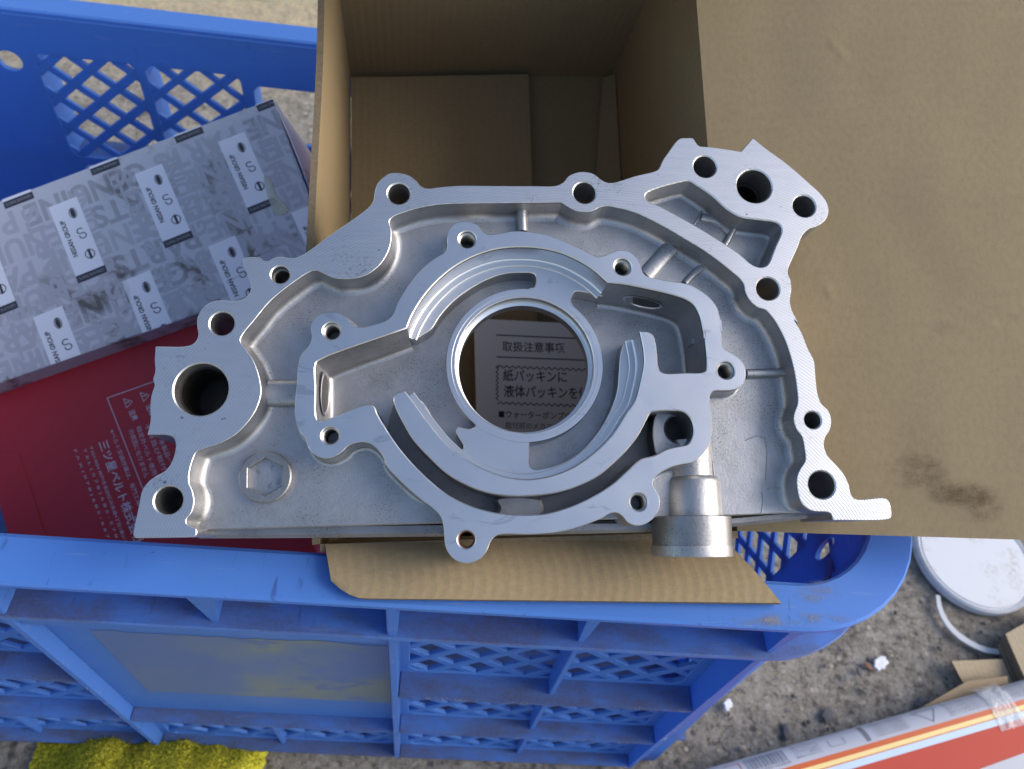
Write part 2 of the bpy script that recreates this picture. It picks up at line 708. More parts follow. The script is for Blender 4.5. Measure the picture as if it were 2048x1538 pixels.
# ------------------------------------------------------------------ ground
def build_ground():
    m = Mat('rough_concrete', (0.37, 0.34, 0.295), 0.92, 0, 0.25)
    c = m.coords('Object')
    a = m.noise(c, 45, 8, 0.72)
    b = m.noise(c, 8, 5, 0.6)
    v = m.voronoi(c, 150)
    vc = m.voronoi(c, 150, 'F1', 'Color')
    m.tint(m.ramp(a, 0.40, 0.60), (0.20, 0.18, 0.155))
    m.tint(m.ramp(b, 0.42, 0.7, 0, 0.7), (0.36, 0.32, 0.26))
    sep = m.node('ShaderNodeSeparateColor')
    m.link(vc, sep.inputs[0])
    m.tint(m.mul(m.ramp(sep.outputs[0], 0.86, 0.90), m.ramp(v, 0.5, 0.25)), (0.11, 0.105, 0.11))
    a2 = m.noise(c, 170, 6, 0.75)
    m.tint(m.ramp(a2, 0.50, 0.62, 0, 0.75), (0.44, 0.41, 0.355))
    m.tint(m.ramp(a2, 0.46, 0.36, 0, 0.85), (0.075, 0.068, 0.06))
    m.tint(m.mul(m.ramp(sep.outputs[1], 0.82, 0.86), m.ramp(v, 0.4, 0.2)), (0.50, 0.46, 0.40))
    g = m.noise(c, 420, 4, 0.7)
    m.tint(m.ramp(g, 0.55, 0.7, 0, 0.8), (0.10, 0.09, 0.08))
    # sunlit ground beyond the crate, painted as a brighter yellow strip
    tcn = m.node('ShaderNodeTexCoord')
    sp = m.node('ShaderNodeSeparateXYZ')
    m.link(tcn.outputs['Object'], sp.inputs[0])
    m.tint(m.mul(m.ramp(sp.outputs[1], 0.85, 1.02), m.ramp(a, 0.25, 0.55, 1.0, 0.5)), (0.62, 0.50, 0.30))
    m.bump(a, 0.006, 1.0)
    m.bump(a2, 0.0025, 1.0)
    m.bump(v, 0.0015, 0.6)
    m.bump(g, 0.0009, 0.8)
    mb = MB()
    n = 60
    xs = np.linspace(-0.7, 0.9, n)
    ys = np.linspace(-0.5, 1.1, n)
    vs = [(x, y, 0.003 * (noise.noise(Vector((x * 9, y * 9, 0))) + 0.5 * noise.noise(Vector((x * 30, y * 30, 3)))) - 0.002) for y in ys for x in xs]
    mb.add(vs, [(j * n + i, j * n + i + 1, (j + 1) * n + i + 1, (j + 1) * n + i) for j in range(n - 1) for i in range(n - 1)])
    S = 12.0
    x0, x1, y0, y1 = xs[0], xs[-1], ys[0], ys[-1]
    for (a0, a1, b0, b1) in ((-S, S, -S, y0), (-S, S, y1, S), (-S, x0, y0, y1), (x1, S, y0, y1)):
        mb.quad((a0, b0, -0.002), (a1, b0, -0.002), (a1, b1, -0.002), (a0, b1, -0.002))
    o = mb.build('ground', m.m)
    tag(o, None, None, kind='structure')


build_ground()


# ------------------------------------------------------------------ blue crate
def crate_scuffs(root):
    mg = mat_stain('grey_dust_scuff', (0.26, 0.25, 0.23), 0.95, 900, 0.42, 0.6, 0.9)
    z = RIM + 0.0003
    for (x, y, wx, wy, sl) in ((1575, 1240, 140, 16, -3), (1640, 1185, 50, 26, 0)):
        stain('dust_scuff', [on_z(x - wx, y + wy - sl, z), on_z(x + wx, y + wy + sl, z), on_z(x + wx, y - wy + sl, z), on_z(x - wx, y - wy - sl, z)], mg, root)


def build_crate():
    root = thing('plastic_crate', 'blue plastic crate with lattice walls and dusty shelves holding the boxes', 'crate')
    xl, xr, yf, yb = -0.42, 0.212, 0.1085, 0.515
    B, D = M['blue'], M['blue_dirty']

    def rrect(x0, x1, y0, y1, r, n=10):
        out = []
        for cx, cy, a0 in ((x1 - r, y0 + r, -90), (x1 - r, y1 - r, 0), (x0 + r, y1 - r, 90), (x0 + r, y0 + r, 180)):
            for k in range(n + 1):
                a = math.radians(a0 + 90 * k / n)
                out.append((cx + r * math.cos(a), cy + r * math.sin(a)))
        return out

    def ring(name, z0, z1, grow, inset, r, mats, ch=0.0012):
        mb = MB()
        ou = rrect(xl - grow, xr + grow, yf - grow, yb + grow, r)
        inn = rrect(xl + inset, xr - inset, yf + inset, yb - inset, max(r - inset, 0.012))
        prism(mb, ou, [inn], z0, z1, ch, 0, 1)
        return mb.build(name, mats, root)
    ring('rim', RIM, RIM - 0.0035, 0.0, 0.0200, 0.062, [B, B])
    mb = MB()
    ou = [p for p in rrect(xl, xr, yf, yb, 0.064)]
    arc = ou[-11:] + ou[:11]                                    # round the two front corners
    arc_in = offset(arc, -0.0195, False)
    prism(mb, [(xl, 0.44)] + arc + [(xr, 0.44)] + [(xr - 0.0195, 0.44)] + arc_in[::-1] + [(xl + 0.0195, 0.44)], [], 0.2625, 0.2595, 0.0006, 0, 1)
    mb.build('upper_flange', [D, B], root)
    ring('base_flange', 0.010, 0.004, -0.012, 0.0195, 0.05, [D, B], 0.0008)

    # walls: prisms drawn in their own plane (a along the wall, b up), pushed through the thickness
    T = 0.003

    def wall(name, mat, a0, a1, wins, ovals=(), zt=RIM - 0.0037, label=None):
        mb = MB()
        holes = []
        for (w0, w1, h0, h1) in wins:
            r = 0.004
            holes.append([(w0 + r, h0), (w1 - r, h0), (w1, h0 + r), (w1, h1 - r), (w1 - r, h1), (w0 + r, h1), (w0, h1 - r), (w0, h0 + r)])
        for (cx, cy, rx, ry) in ovals:
            holes.append([(cx + rx * math.cos(k * math.pi / 10), cy + ry * math.sin(k * math.pi / 10)) for k in range(20)])
        prism(mb, [(a0, 0.0), (a1, 0.0), (a1, zt), (a0, zt)], holes, 0.0, -T, 0.0004, 0, 0)
        w = mb.build(name, B, root)
        w.matrix_local = mat
        return w

    bars = {}

    def lattice(w, win, pw=0.026, ph=0.0225, bw=0.0050):
        x0, x1, z0, z1 = win
        ang = math.atan2(ph, pw)
        for s in (1, -1):
            # lines z = s*ph/pw*x + c
            k = s * ph / pw
            cs = [z - k * x for x in (x0, x1) for z in (z0, z1)]
            c = math.floor(min(cs) / ph) * ph + 0.4 * ph
            while c < max(cs):
                xs = sorted([max(x0, min(x1, (z - c) / k)) for z in (z0, z1)])
                L = (xs[1] - xs[0]) / math.cos(ang)
                if L > 0.008:
                    L += 0.004
                    key = (round(L, 4), s)
                    if key not in bars:
                        mb = MB()
                        q = [(-L / 2, -bw / 2), (L / 2, -bw / 2), (L / 2, bw / 2), (-L / 2, bw / 2)]
                        prism(mb, q, [], -0.0002 if s > 0 else -0.0004, -T + 0.0003 if s > 0 else -T + 0.0005, 0.0006, 0, 0)
                        bars[key] = mb.build('lattice_bar', B, w)
                        o = bars[key]
                    else:
                        o = bars[key].copy()
                        COL.objects.link(o)
                        o.parent = w
                    xm = (xs[0] + xs[1]) / 2
                    o.matrix_local = Matrix.Translation((xm, k * xm + c, 0)) @ Matrix.Rotation(math.atan(k), 4, 'Z')
                c += ph

    yi = 0.1275                                                  # outer face of front wall
    FINS = [-0.333, -0.175, -0.0165, 0.146]
    # front wall, seen from outside: a = x, b = z, normal -y
    # (the wall leans outwards towards the ground, so the lower shelves are shallower)
    LEAN = 0.035
    yw = lambda z: yi - LEAN * (RIM - z)
    ca, sa = math.cos(math.atan(LEAN)), math.sin(math.atan(LEAN))
    mf = Matrix(((1, 0, 0, 0), (0, sa, -ca, yw(0)), (0, ca, sa, 0), (0, 0, 0, 1)))
    wins = [(-0.325, -0.182, 0.1695, 0.248), (-0.325, -0.182, 0.0895, 0.150), (-0.325, -0.182, 0.0185, 0.072),
            (-0.168, -0.023, 0.0185, 0.074),
            (-0.010, 0.138, 0.1695, 0.250), (-0.010, 0.138, 0.0895, 0.150), (-0.010, 0.138, 0.0185, 0.072)]
    w = wall('front_wall', mf, xl + 0.03, 0.168, wins)
    for q in wins:
        lattice(w, q)
    # back wall seen from inside: normal -y, inner face y = yb - .0275
    yk = 0.4945
    mk = Matrix(((1, 0, 0, 0), (0, 0, -1, yk), (0, 1, 0, 0), (0, 0, 0, 1)))
    kx = [on_y(px, py, yk)[0] for px, py in ((68, 118), (268, 130), (288, 132), (478, 150), (502, 150))]
    zt1, zb1 = 0.2685, 0.184
    kw = [(kx[0], kx[1], zb1, zt1), (kx[2], kx[3], zb1, zt1), (kx[4], 0.02, 0.215, 0.262), (0.045, 0.16, zb1, zt1)]
    kw2 = [(kx[0] + 0.004, kx[1], 0.10, 0.176), (kx[2], kx[3], 0.10, 0.176), (kx[4], 0.02, 0.10, 0.176)]
    oc = on_y(20, 122, yk)
    w = wall('back_wall', mk, xl + 0.03, xr - 0.03, kw + kw2, [(oc[0], oc[2], 0.008, 0.0075)])
    for q in kw[:2] + kw[3:] + kw2:
        lattice(w, q, 0.0300, 0.0250, 0.0062)
    # right wall from inside: a = -y... normal -x
    xw = 0.1905
    mr = Matrix(((0, 0, -1, xw), (-1, 0, 0, 0), (0, 1, 0, 0), (0, 0, 0, 1)))
    rw = [(-0.285, -0.178, 0.125, 0.245), (-0.43, -0.30, 0.125, 0.245), (-0.43, -0.178, 0.03, 0.11)]
    w = wall('side_wall', mr, -0.485, -0.150, rw, [(-0.1665, 0.257, 0.0036, 0.011)])
    for q in rw:
        lattice(w, q)
    ml = Matrix(((0, 0, -1, xl + 0.0205), (-1, 0, 0, 0), (0, 1, 0, 0), (0, 0, 0, 1)))
    wall('side_wall', ml, -0.485, -0.140, [])
    # rounded front right corner of the wall
    mb = MB()
    cx, cy = 0.168, 0.150
    n = 10
    for k in range(n):
        a0, a1 = math.radians(-90 + 90 * k / n), math.radians(-90 + 90 * (k + 1) / n)
        for r, fl in ((0.0225, False), (0.0195, True)):
            p = [(cx + r * math.cos(a), cy + r * math.sin(a)) for a in (a0, a1)]
            q = [(p[0][0], p[0][1], 0.0), (p[1][0], p[1][1], 0.0), (p[1][0], p[1][1], RIM - 0.0037), (p[0][0], p[0][1], RIM - 0.0037)]
            mb.quad(*(q[::-1] if fl else q))
    mb.build('corner_wall', B, root, angle=60)
    # floor
    mb = MB()
    mb.box(xl + 0.022, xr - 0.022, yf + 0.022, yb - 0.03, 0.004, 0.008)
    mb.build('crate_floor', D, root)

    # shelves and fins outside the front wall
    def shelf(x0, x1, z, y0=yf + 0.001, t=0.0028):
        mb = MB()
        y1 = yw(z) + 0.0012
        mb.box(x0, x1, y0, y1, z - t, z, 0, 0.0007)
        mb.build('shelf', D, root)
    for x0, x1 in ((FINS[0] + 0.0017, FINS[1] - 0.0017), (FINS[2] + 0.0017, FINS[3] - 0.0017)):
        shelf(x0, x1, 0.1665)
        shelf(x0, x1, 0.0870)
        shelf(x0, x1, 0.0160)
    shelf(FINS[1] + 0.0017, FINS[2] - 0.0017, 0.0870)
    shelf(FINS[1] + 0.0017, FINS[2] - 0.0017, 0.0160)
    for fx in FINS:
        mb = MB()
        # plate in the y-z plane, tapering a little towards the ground
        prof = [(yf + 0.0005, 0.2593), (yf + 0.0012, 0.0105), (yw(0.01) + 0.0012, 0.0105), (yw(0.26) + 0.0012, 0.2593)]
        q = []
        for sx in (-0.0015, 0.0015):
            q += [(fx + sx, y, z) for y, z in prof]
        mb.add(q, [(0, 1, 2, 3), (7, 6, 5, 4), (0, 4, 5, 1), (1, 5, 6, 2), (2, 6, 7, 3), (3, 7, 4, 0)])
        mb.build('fin', B, root)
    for fx, fw in ((FINS[2], 0.0022), (FINS[1] - 0.001, 0.0022)):
        mb = MB()
        mb.box(fx - fw, fx + fw, yf + 0.0012, yi + 0.0005, 0.2627, RIM - 0.0036, 0, 0.0005)
        mb.build('post', B, root)
    # triangular gussets under the rim
    for gx, gw in ((on_z(385, 1200, RIM)[0], 0.0058), (0.150, 0.0030), (0.065, 0.0030)):
        mb = MB()
        zt, zb = RIM - 0.0036, 0.2627
        q = [(gx - gw, yf + 0.0016, zt), (gx + gw, yf + 0.0016, zt), (gx + gw, yi, zt), (gx - gw, yi, zt),
             (gx - 0.0012, yf + 0.0030, zb), (gx + 0.0012, yf + 0.0030, zb), (gx + 0.0012, yi, zb), (gx - 0.0012, yi, zb)]
        mb.add(q, [(0, 1, 2, 3), (7, 6, 5, 4), (0, 4, 5, 1), (1, 5, 6, 2), (2, 6, 7, 3), (3, 7, 4, 0)])
        mb.build('gusset', B, root)
    for (fa, fb, zz) in ((FINS[2], FINS[3], 0.1665), (FINS[2], FINS[3], 0.087), (FINS[2], FINS[3], 0.2593), (FINS[1], FINS[2], 0.087), (FINS[0], FINS[1], 0.087)):
        xm = (fa + fb) / 2 + 0.002
        zl = {0.2593: 0.1667, 0.1665: 0.0872, 0.087: 0.0162}[zz]
        mb = MB()
        mb.box(xm - 0.0014, xm + 0.0014, yf + 0.006, yw(zz) + 0.0005, zl, zz - 0.003, 0, 0.0004)
        mb.build('stiffener', B, root)
    # label panel with adhesive residue
    mb = MB()
    mb.box(FINS[1] + 0.0016, FINS[2] - 0.0016, yi - 0.0105, yi - 0.008, 0.0875, 0.2590, 0, 0.0004)
    mb.build('label_panel', B, root)
    mb = MB()
    mb.box(FINS[1] + 0.0016, FINS[2] - 0.0016, yf + 0.0022, yf + 0.0052, 0.2480, 0.2592, 0, 0.0008)
    mb.build('panel_lip', B, root)
    mm = Mat('peeling_sticker_residue', (0.17, 0.21, 0.22), 0.5, 0.0, 0.6)
    c = mm.coords('Object')
    nn = mm.noise(mm.coords('Object', scale=(1, 1, 1.6)), 40, 5, 0.6, 0.6)
    mm.tint(mm.ramp(nn, 0.60, 0.64, 0, 0.8), (0.08, 0.13, 0.32))
    mm.tint(mm.ramp(mm.noise(c, 14, 4), 0.42, 0.58, 0, 0.9), (0.085, 0.15, 0.36))
    spx = mm.node('ShaderNodeSeparateXYZ')
    mm.link(c, spx.inputs[0])
    mm.tint(mm.ramp(spx.outputs[0], -0.095, -0.125, 0, 0.75), (0.09, 0.15, 0.34))
    mm.bump(nn, 0.0006, 0.5)
    pts = []
    z0, z1 = 0.125, 0.226
    xs = np.linspace(FINS[1] + 0.020, FINS[2] - 0.003, 40)
    top = [(x, z1 + 0.0022 * noise.noise(Vector((x * 120, 1, 0))) + 0.006 * max(0, noise.noise(Vector((x * 30, 5, 0))))) for x in xs]
    bot = [(x, z0 + 0.0015 * noise.noise(Vector((x * 90, 9, 0)))) for x in xs]
    mb = MB()
    for i in range(39):
        yq = yi - 0.01065
        mb.quad((bot[i][0], yq, bot[i][1]), (bot[i + 1][0], yq, bot[i + 1][1]), (top[i + 1][0], yq, top[i + 1][1]), (top[i][0], yq, top[i][1]))
    mb.build('sticker_residue', mm.m, root)
    # outer ribs behind the back wall
    for px, py in ((60, 118), (280, 131), (490, 150)):
        x = on_y(px, py, yk)[0]
        mb = MB()
        mb.box(x - 0.002, x + 0.002, yk + 0.0032, yb + 0.004, 0.012, 0.2590, 0, 0.0006)
        mb.build('fin', B, root)
    mb = MB()
    mb.box(xl + 0.03, xr - 0.04, yk + 0.0032, yb + 0.0035, 0.1795, 0.1825, 0, 0.0006)
    mb.build('shelf', D, root)


build_crate()


# ------------------------------------------------------------------ cardboard box
BOX = Frame(0.13, 0.18, 0.326)
BOX_D = 0.148
KM = [M['kraft'], M['red_print'], M['kraft_edge']]
KMY = [M['kraft_y'], M['red_print'], M['kraft_edge']]
KB = [M['kraft'], M['kraft'], M['kraft_edge']]


CREASES = [(1640, 418, 2330, 398, 0.0005), (1860, 662, 1985, 650, 0.0008), (1985, 650, 2330, 560, 0.0008), (1560, 706, 2330, 688, 0.0004),
           (1650, 80, 1690, 130, 0.0005), (1500, 250, 2330, 236, 0.0002), (1640, 560, 1662, 600, 0.0007)]


def mat_stain(name, col, rough=0.9, grain=500, lo=0.42, hi=0.6, top=0.85):
    m = Mat(name, col, rough)
    uv = m.coords('UV')
    gr = m.node('ShaderNodeTexGradient')
    gr.gradient_type = 'SPHERICAL'
    mp = m.node('ShaderNodeMapping')
    mp.inputs['Location'].default_value = (-1.0, -1.0, 0)
    mp.inputs['Scale'].default_value = (2, 2, 1)
    tc = m.node('ShaderNodeTexCoord')
    m.link(tc.outputs['UV'], mp.inputs[0])
    m.link(mp.outputs[0], gr.inputs[0])
    n1 = m.noise(m.coords('Object', scale=(1, 1.5, 1)), 95, 5, 0.6, 0.3)
    n2 = m.noise(m.coords('Object'), 900, 4, 0.7)
    f = m.mul(m.ramp(gr.outputs['Fac'], 0.0, 0.8), m.mul(m.ramp(n1, lo, hi, 0, top), m.ramp(n2, 0.35, 0.6, 0.25, 1)))
    m.link(f, m.b.inputs['Alpha'])
    m.bump(n2, 0.0004, 0.8)
    return m.m


def stain(name, pts, mat, parent):
    mb = MB()
    mb.add(pts, [(0, 1, 2, 3)])
    mb.uv = [(0, 0), (1, 0), (1, 1), (0, 1)]
    return mb.build(name, mat, parent)


def build_box():
    root = thing('cardboard_box', 'open brown corrugated cardboard box under the pump, its flaps folded out', 'box')
    ax = np.array([-0.13, -0.18, -1.0]) * BOX_D

    def top(px, py):
        return BOX.cam(px, py)

    def W(c):
        return world_pt(c)
    FLc, FRc, BRc, BLc = top(640, 1088), top(1475, 1062), top(1378, -192), top(651, -215)
    # left wall, bowed out in the middle
    cols = [(651, -215), (650, -60), (646, 130), (636, 320), (624, 560), (621, 700), (628, 900), (640, 1088)]
    tops = catmull(cols, False, 4)
    g = []
    nb = len(tops)
    bl, fl = BLc + ax, FLc + ax
    for k in range(9):
        row = []
        for i, p in enumerate(tops):
            s = i / (nb - 1)
            t = top(*p)
            b = bl * (1 - s) + fl * s
            f = k / 8
            row.append(W(t * (1 - f) + b * f))
        g.append(row)
    sheet('wall', g, 0.003, KM, root, flip=False)
    # back wall
    sheet('wall', bilinear(W(BRc), W(BLc), W(BLc + ax), W(BRc + ax), 12, 8), 0.003, KM, root)
    # unseen back flap, added leaning over the opening to shade the box inside
    up = np.array([0.03, -0.56, 0.84])
    sheet('shading_back_flap', bilinear(W(BRc + up * 0.10), W(BLc + up * 0.10), W(BLc), W(BRc), 8, 6), 0.003, KM, root)
    # right wall
    sheet('wall', bilinear(W(FRc), W(BRc), W(BRc + ax), W(FRc + ax), 12, 8), 0.003, KM, root)
    # front wall
    sheet('wall', bilinear(W(FLc), W(FRc), W(FRc + ax), W(FLc + ax), 12, 8), 0.003, KM, root)
    # bottom flaps: two short ones below, two long ones above
    e = np.array([-0.13, -0.18, -1.0]) / np.linalg.norm([0.13, 0.18, 1.0])

    def bq(s, t, h):                                            # s across 0..1, t front->back 0..1, h above the bottom
        p = (FLc * (1 - s) + FRc * s) * (1 - t) + (BLc * (1 - s) + BRc * s) * t
        return W(p + ax - e * h)

    def bpatch(name, s0, s1, t0, t1, h, mats, tilt=0.0):
        sheet(name, bilinear(bq(s0, t0, h), bq(s1, t0, h + tilt), bq(s1, t1, h + tilt), bq(s0, t1, h), 6, 6), 0.003, mats, root)
    bpatch('bottom_flap', 0.005, 0.995, 0.005, 0.50, 0.001, KMY)
    bpatch('bottom_flap', 0.002, 0.998, 0.505, 1.0, 0.001, KMY)
    bpatch('bottom_flap', 0.005, 0.66, 0.01, 0.985, 0.0075, KM, 0.004)
    # right inner flap with a slanted edge
    sheet('bottom_flap', bilinear(bq(0.76, 0.02, 0.006), bq(0.995, 0.02, 0.012), bq(0.995, 0.985, 0.012), bq(0.955, 0.985, 0.006), 6, 6), 0.003, KM, root)
    # right flap, folded open towards the right
    a, b = W(FRc), W(BRc)
    c, d = at_depth(2330, -260, 0.362), at_depth(2330, 1088, 0.312)
    g = bilinear(a, b, c, d, 150, 110)
    nrm = np.cross(np.array(b) - a, np.array(d) - a)
    nrm /= np.linalg.norm(nrm)
    for i, row in enumerate(g):
        for j in range(len(row)):
            u = i / 109
            q = RM.T @ (row[j] - CAM_LOC)
            px, py = CX - F * q[0] / q[2], CY + F * q[1] / q[2]
            cr = 0.0
            for (x0, y0, x1, y1, am) in CREASES:
                if min(x0, x1) <= px <= max(x0, x1) + 1:
                    f = (px - x0) / (x1 - x0)
                    yy = y0 + (y1 - y0) * f + 5 * noise.noise(Vector((px * 0.03, y0, 0)))
                    cr += am * math.exp(-((py - yy) / 5.0) ** 2) * min(1, 4 * f, 4 * (1 - f) + 0.3)
            sg = 1 if nrm[2] > 0 else -1
            row[j] = row[j] + nrm * (sg * (0.004 * math.sin(u * 2.6) + cr + 0.0003 * noise.noise(Vector((u * 9, j * 0.06, 2)))))
    sheet('side_flap', g, 0.003, [M['kraft_x'], M['red_print'], M['kraft_edge']], root, flip=True)
    # brown smudges near the front edge of the side flap
    ms_ = mat_stain('brown_smudge', (0.085, 0.048, 0.022), 0.9, 500, 0.34, 0.62, 0.95)

    def fp(px, py):
        G = np.array(g)
        Q = (G - CAM_LOC) @ RM
        X = CX - F * Q[..., 0] / Q[..., 2]
        Y = CY + F * Q[..., 1] / Q[..., 2]
        k = np.unravel_index(np.argmin((X - px) ** 2 + (Y - py) ** 2), X.shape)
        t = -Q[k][2]
        return at_depth(px, py, t - 0.0007)
    for (x, y, wx, wy) in ((1838, 945, 66, 40), (1962, 1008, 52, 44), (1915, 985, 70, 30)):
        stain('brown_smudge', [fp(x - wx, y + wy), fp(x + wx, y + wy), fp(x + wx, y - wy), fp(x - wx, y - wy)], ms_, root)
    # front flap lying on the crate rim
    zt = RIM + 0.0042
    h0, h1 = W(FLc + np.array([0.0020, 0, 0])), W(FRc - np.array([0.0075, 0.002, 0]))
    e0, e1 = on_z(668, 1196, zt), on_z(1563, 1206, zt)
    el = on_z(662, 1168, zt)
    g = []
    for k in range(11):
        f = k / 10
        row = []
        for j in range(60):
            s = j / 59
            p = (1 - f) * ((1 - s) * h0 + s * h1) + f * ((1 - s) * e0 + s * e1)
            # rounded free corner on the left
            c = max(0.0, 1 - s * 16)
            p = (1 - (c * c) * f) * p + (c * c) * f * (p + (h0 - e0) * 0.30 * f ** 3)
            p[2] += 0.0015 * math.sin(f * math.pi)
            row.append(p)
        g.append(row)
    sheet('front_flap', g, 0.003, KM, root, flip=True)
    return root


build_box()
crate_scuffs(bpy.data.objects['plastic_crate'])


# ------------------------------------------------------------------ leaflet at the bottom of the box
def build_leaflet():
    fr = Frame(0.13, 0.18, 0.4560)
    root = thing('instruction_leaflet', 'white folded instruction leaflet with Japanese text at the bottom of the cardboard box', 'leaflet', fr.mat)
    L = lambda x, y: fr.loc(880 + x / 5.126, 580 + y / 5.126)
    q = [L(385, 290), L(2300, 390), L(2400, 2300), L(440, 2250)]
    for k, (dz, sh) in enumerate(((-0.0004, 0.0), (-0.0010, 0.0016), (-0.0016, 0.0022))):
        mb = MB()
        prism(mb, [(p[0] - sh * (i in (0, 3)), p[1]) for i, p in enumerate(q)], [], dz, dz - 0.0005, 0.0001, 0, 0)
        mb.build('page', M['paper'], root)
    mb = MB()
    z = -0.0003
    sl = np.array(L(1450, 500)) - np.array(L(575, 460))

    def line(a, b, w):
        a, b = np.array(L(*a)), np.array(L(*b))
        e = (b - a) / np.linalg.norm(b - a)
        p = np.array([-e[1], e[0]]) * w / 2
        add_flat(mb, [a - p, b - p, b + p, a + p], [(0, 1, 2, 3)], z)
    line((575, 460), (2100, 526), 0.0007)
    line((580, 684), (2100, 742), 0.0007)
    text_on(mb, '取扱注意事項', L(640, 628), L(1283, 645), 0.0063, z, 0, 0.008)
    # zigzag frame
    zz = [(575 + (0 if i % 2 else 24), 770 + i * 22.5) for i in range(17)]
    for a, b in zip(zz[:-1], zz[1:]):
        line(a, b, 0.00055)
    for y0, ks in ((770, 0.038), (1142, 0.038)):
        zz = [(590 + i * 31, y0 + (0 if i % 2 else 28) + (i * 31) * ks) for i in range(50)]
        for a, b in zip(zz[:-1], zz[1:]):
            line(a, b, 0.00055)
    text_on(mb, '紙パッキンに', L(648, 935), L(1300, 952), 0.0074, z, 0, 0.010)
    text_on(mb, '液体パッキンを使', L(655, 1098), L(1530, 1122), 0.0074, z, 0, 0.010)
    text_on(mb, '■ウォーターポンプの', L(602, 1308), L(1345, 1330), 0.0045, z, 0, 0.006)
    text_on(mb, '取付前のメカニカル', L(672, 1420), L(1290, 1438), 0.0040, z, 0, 0.0)
    mb.build('printed_text', M['ink'], root)


build_leaflet()


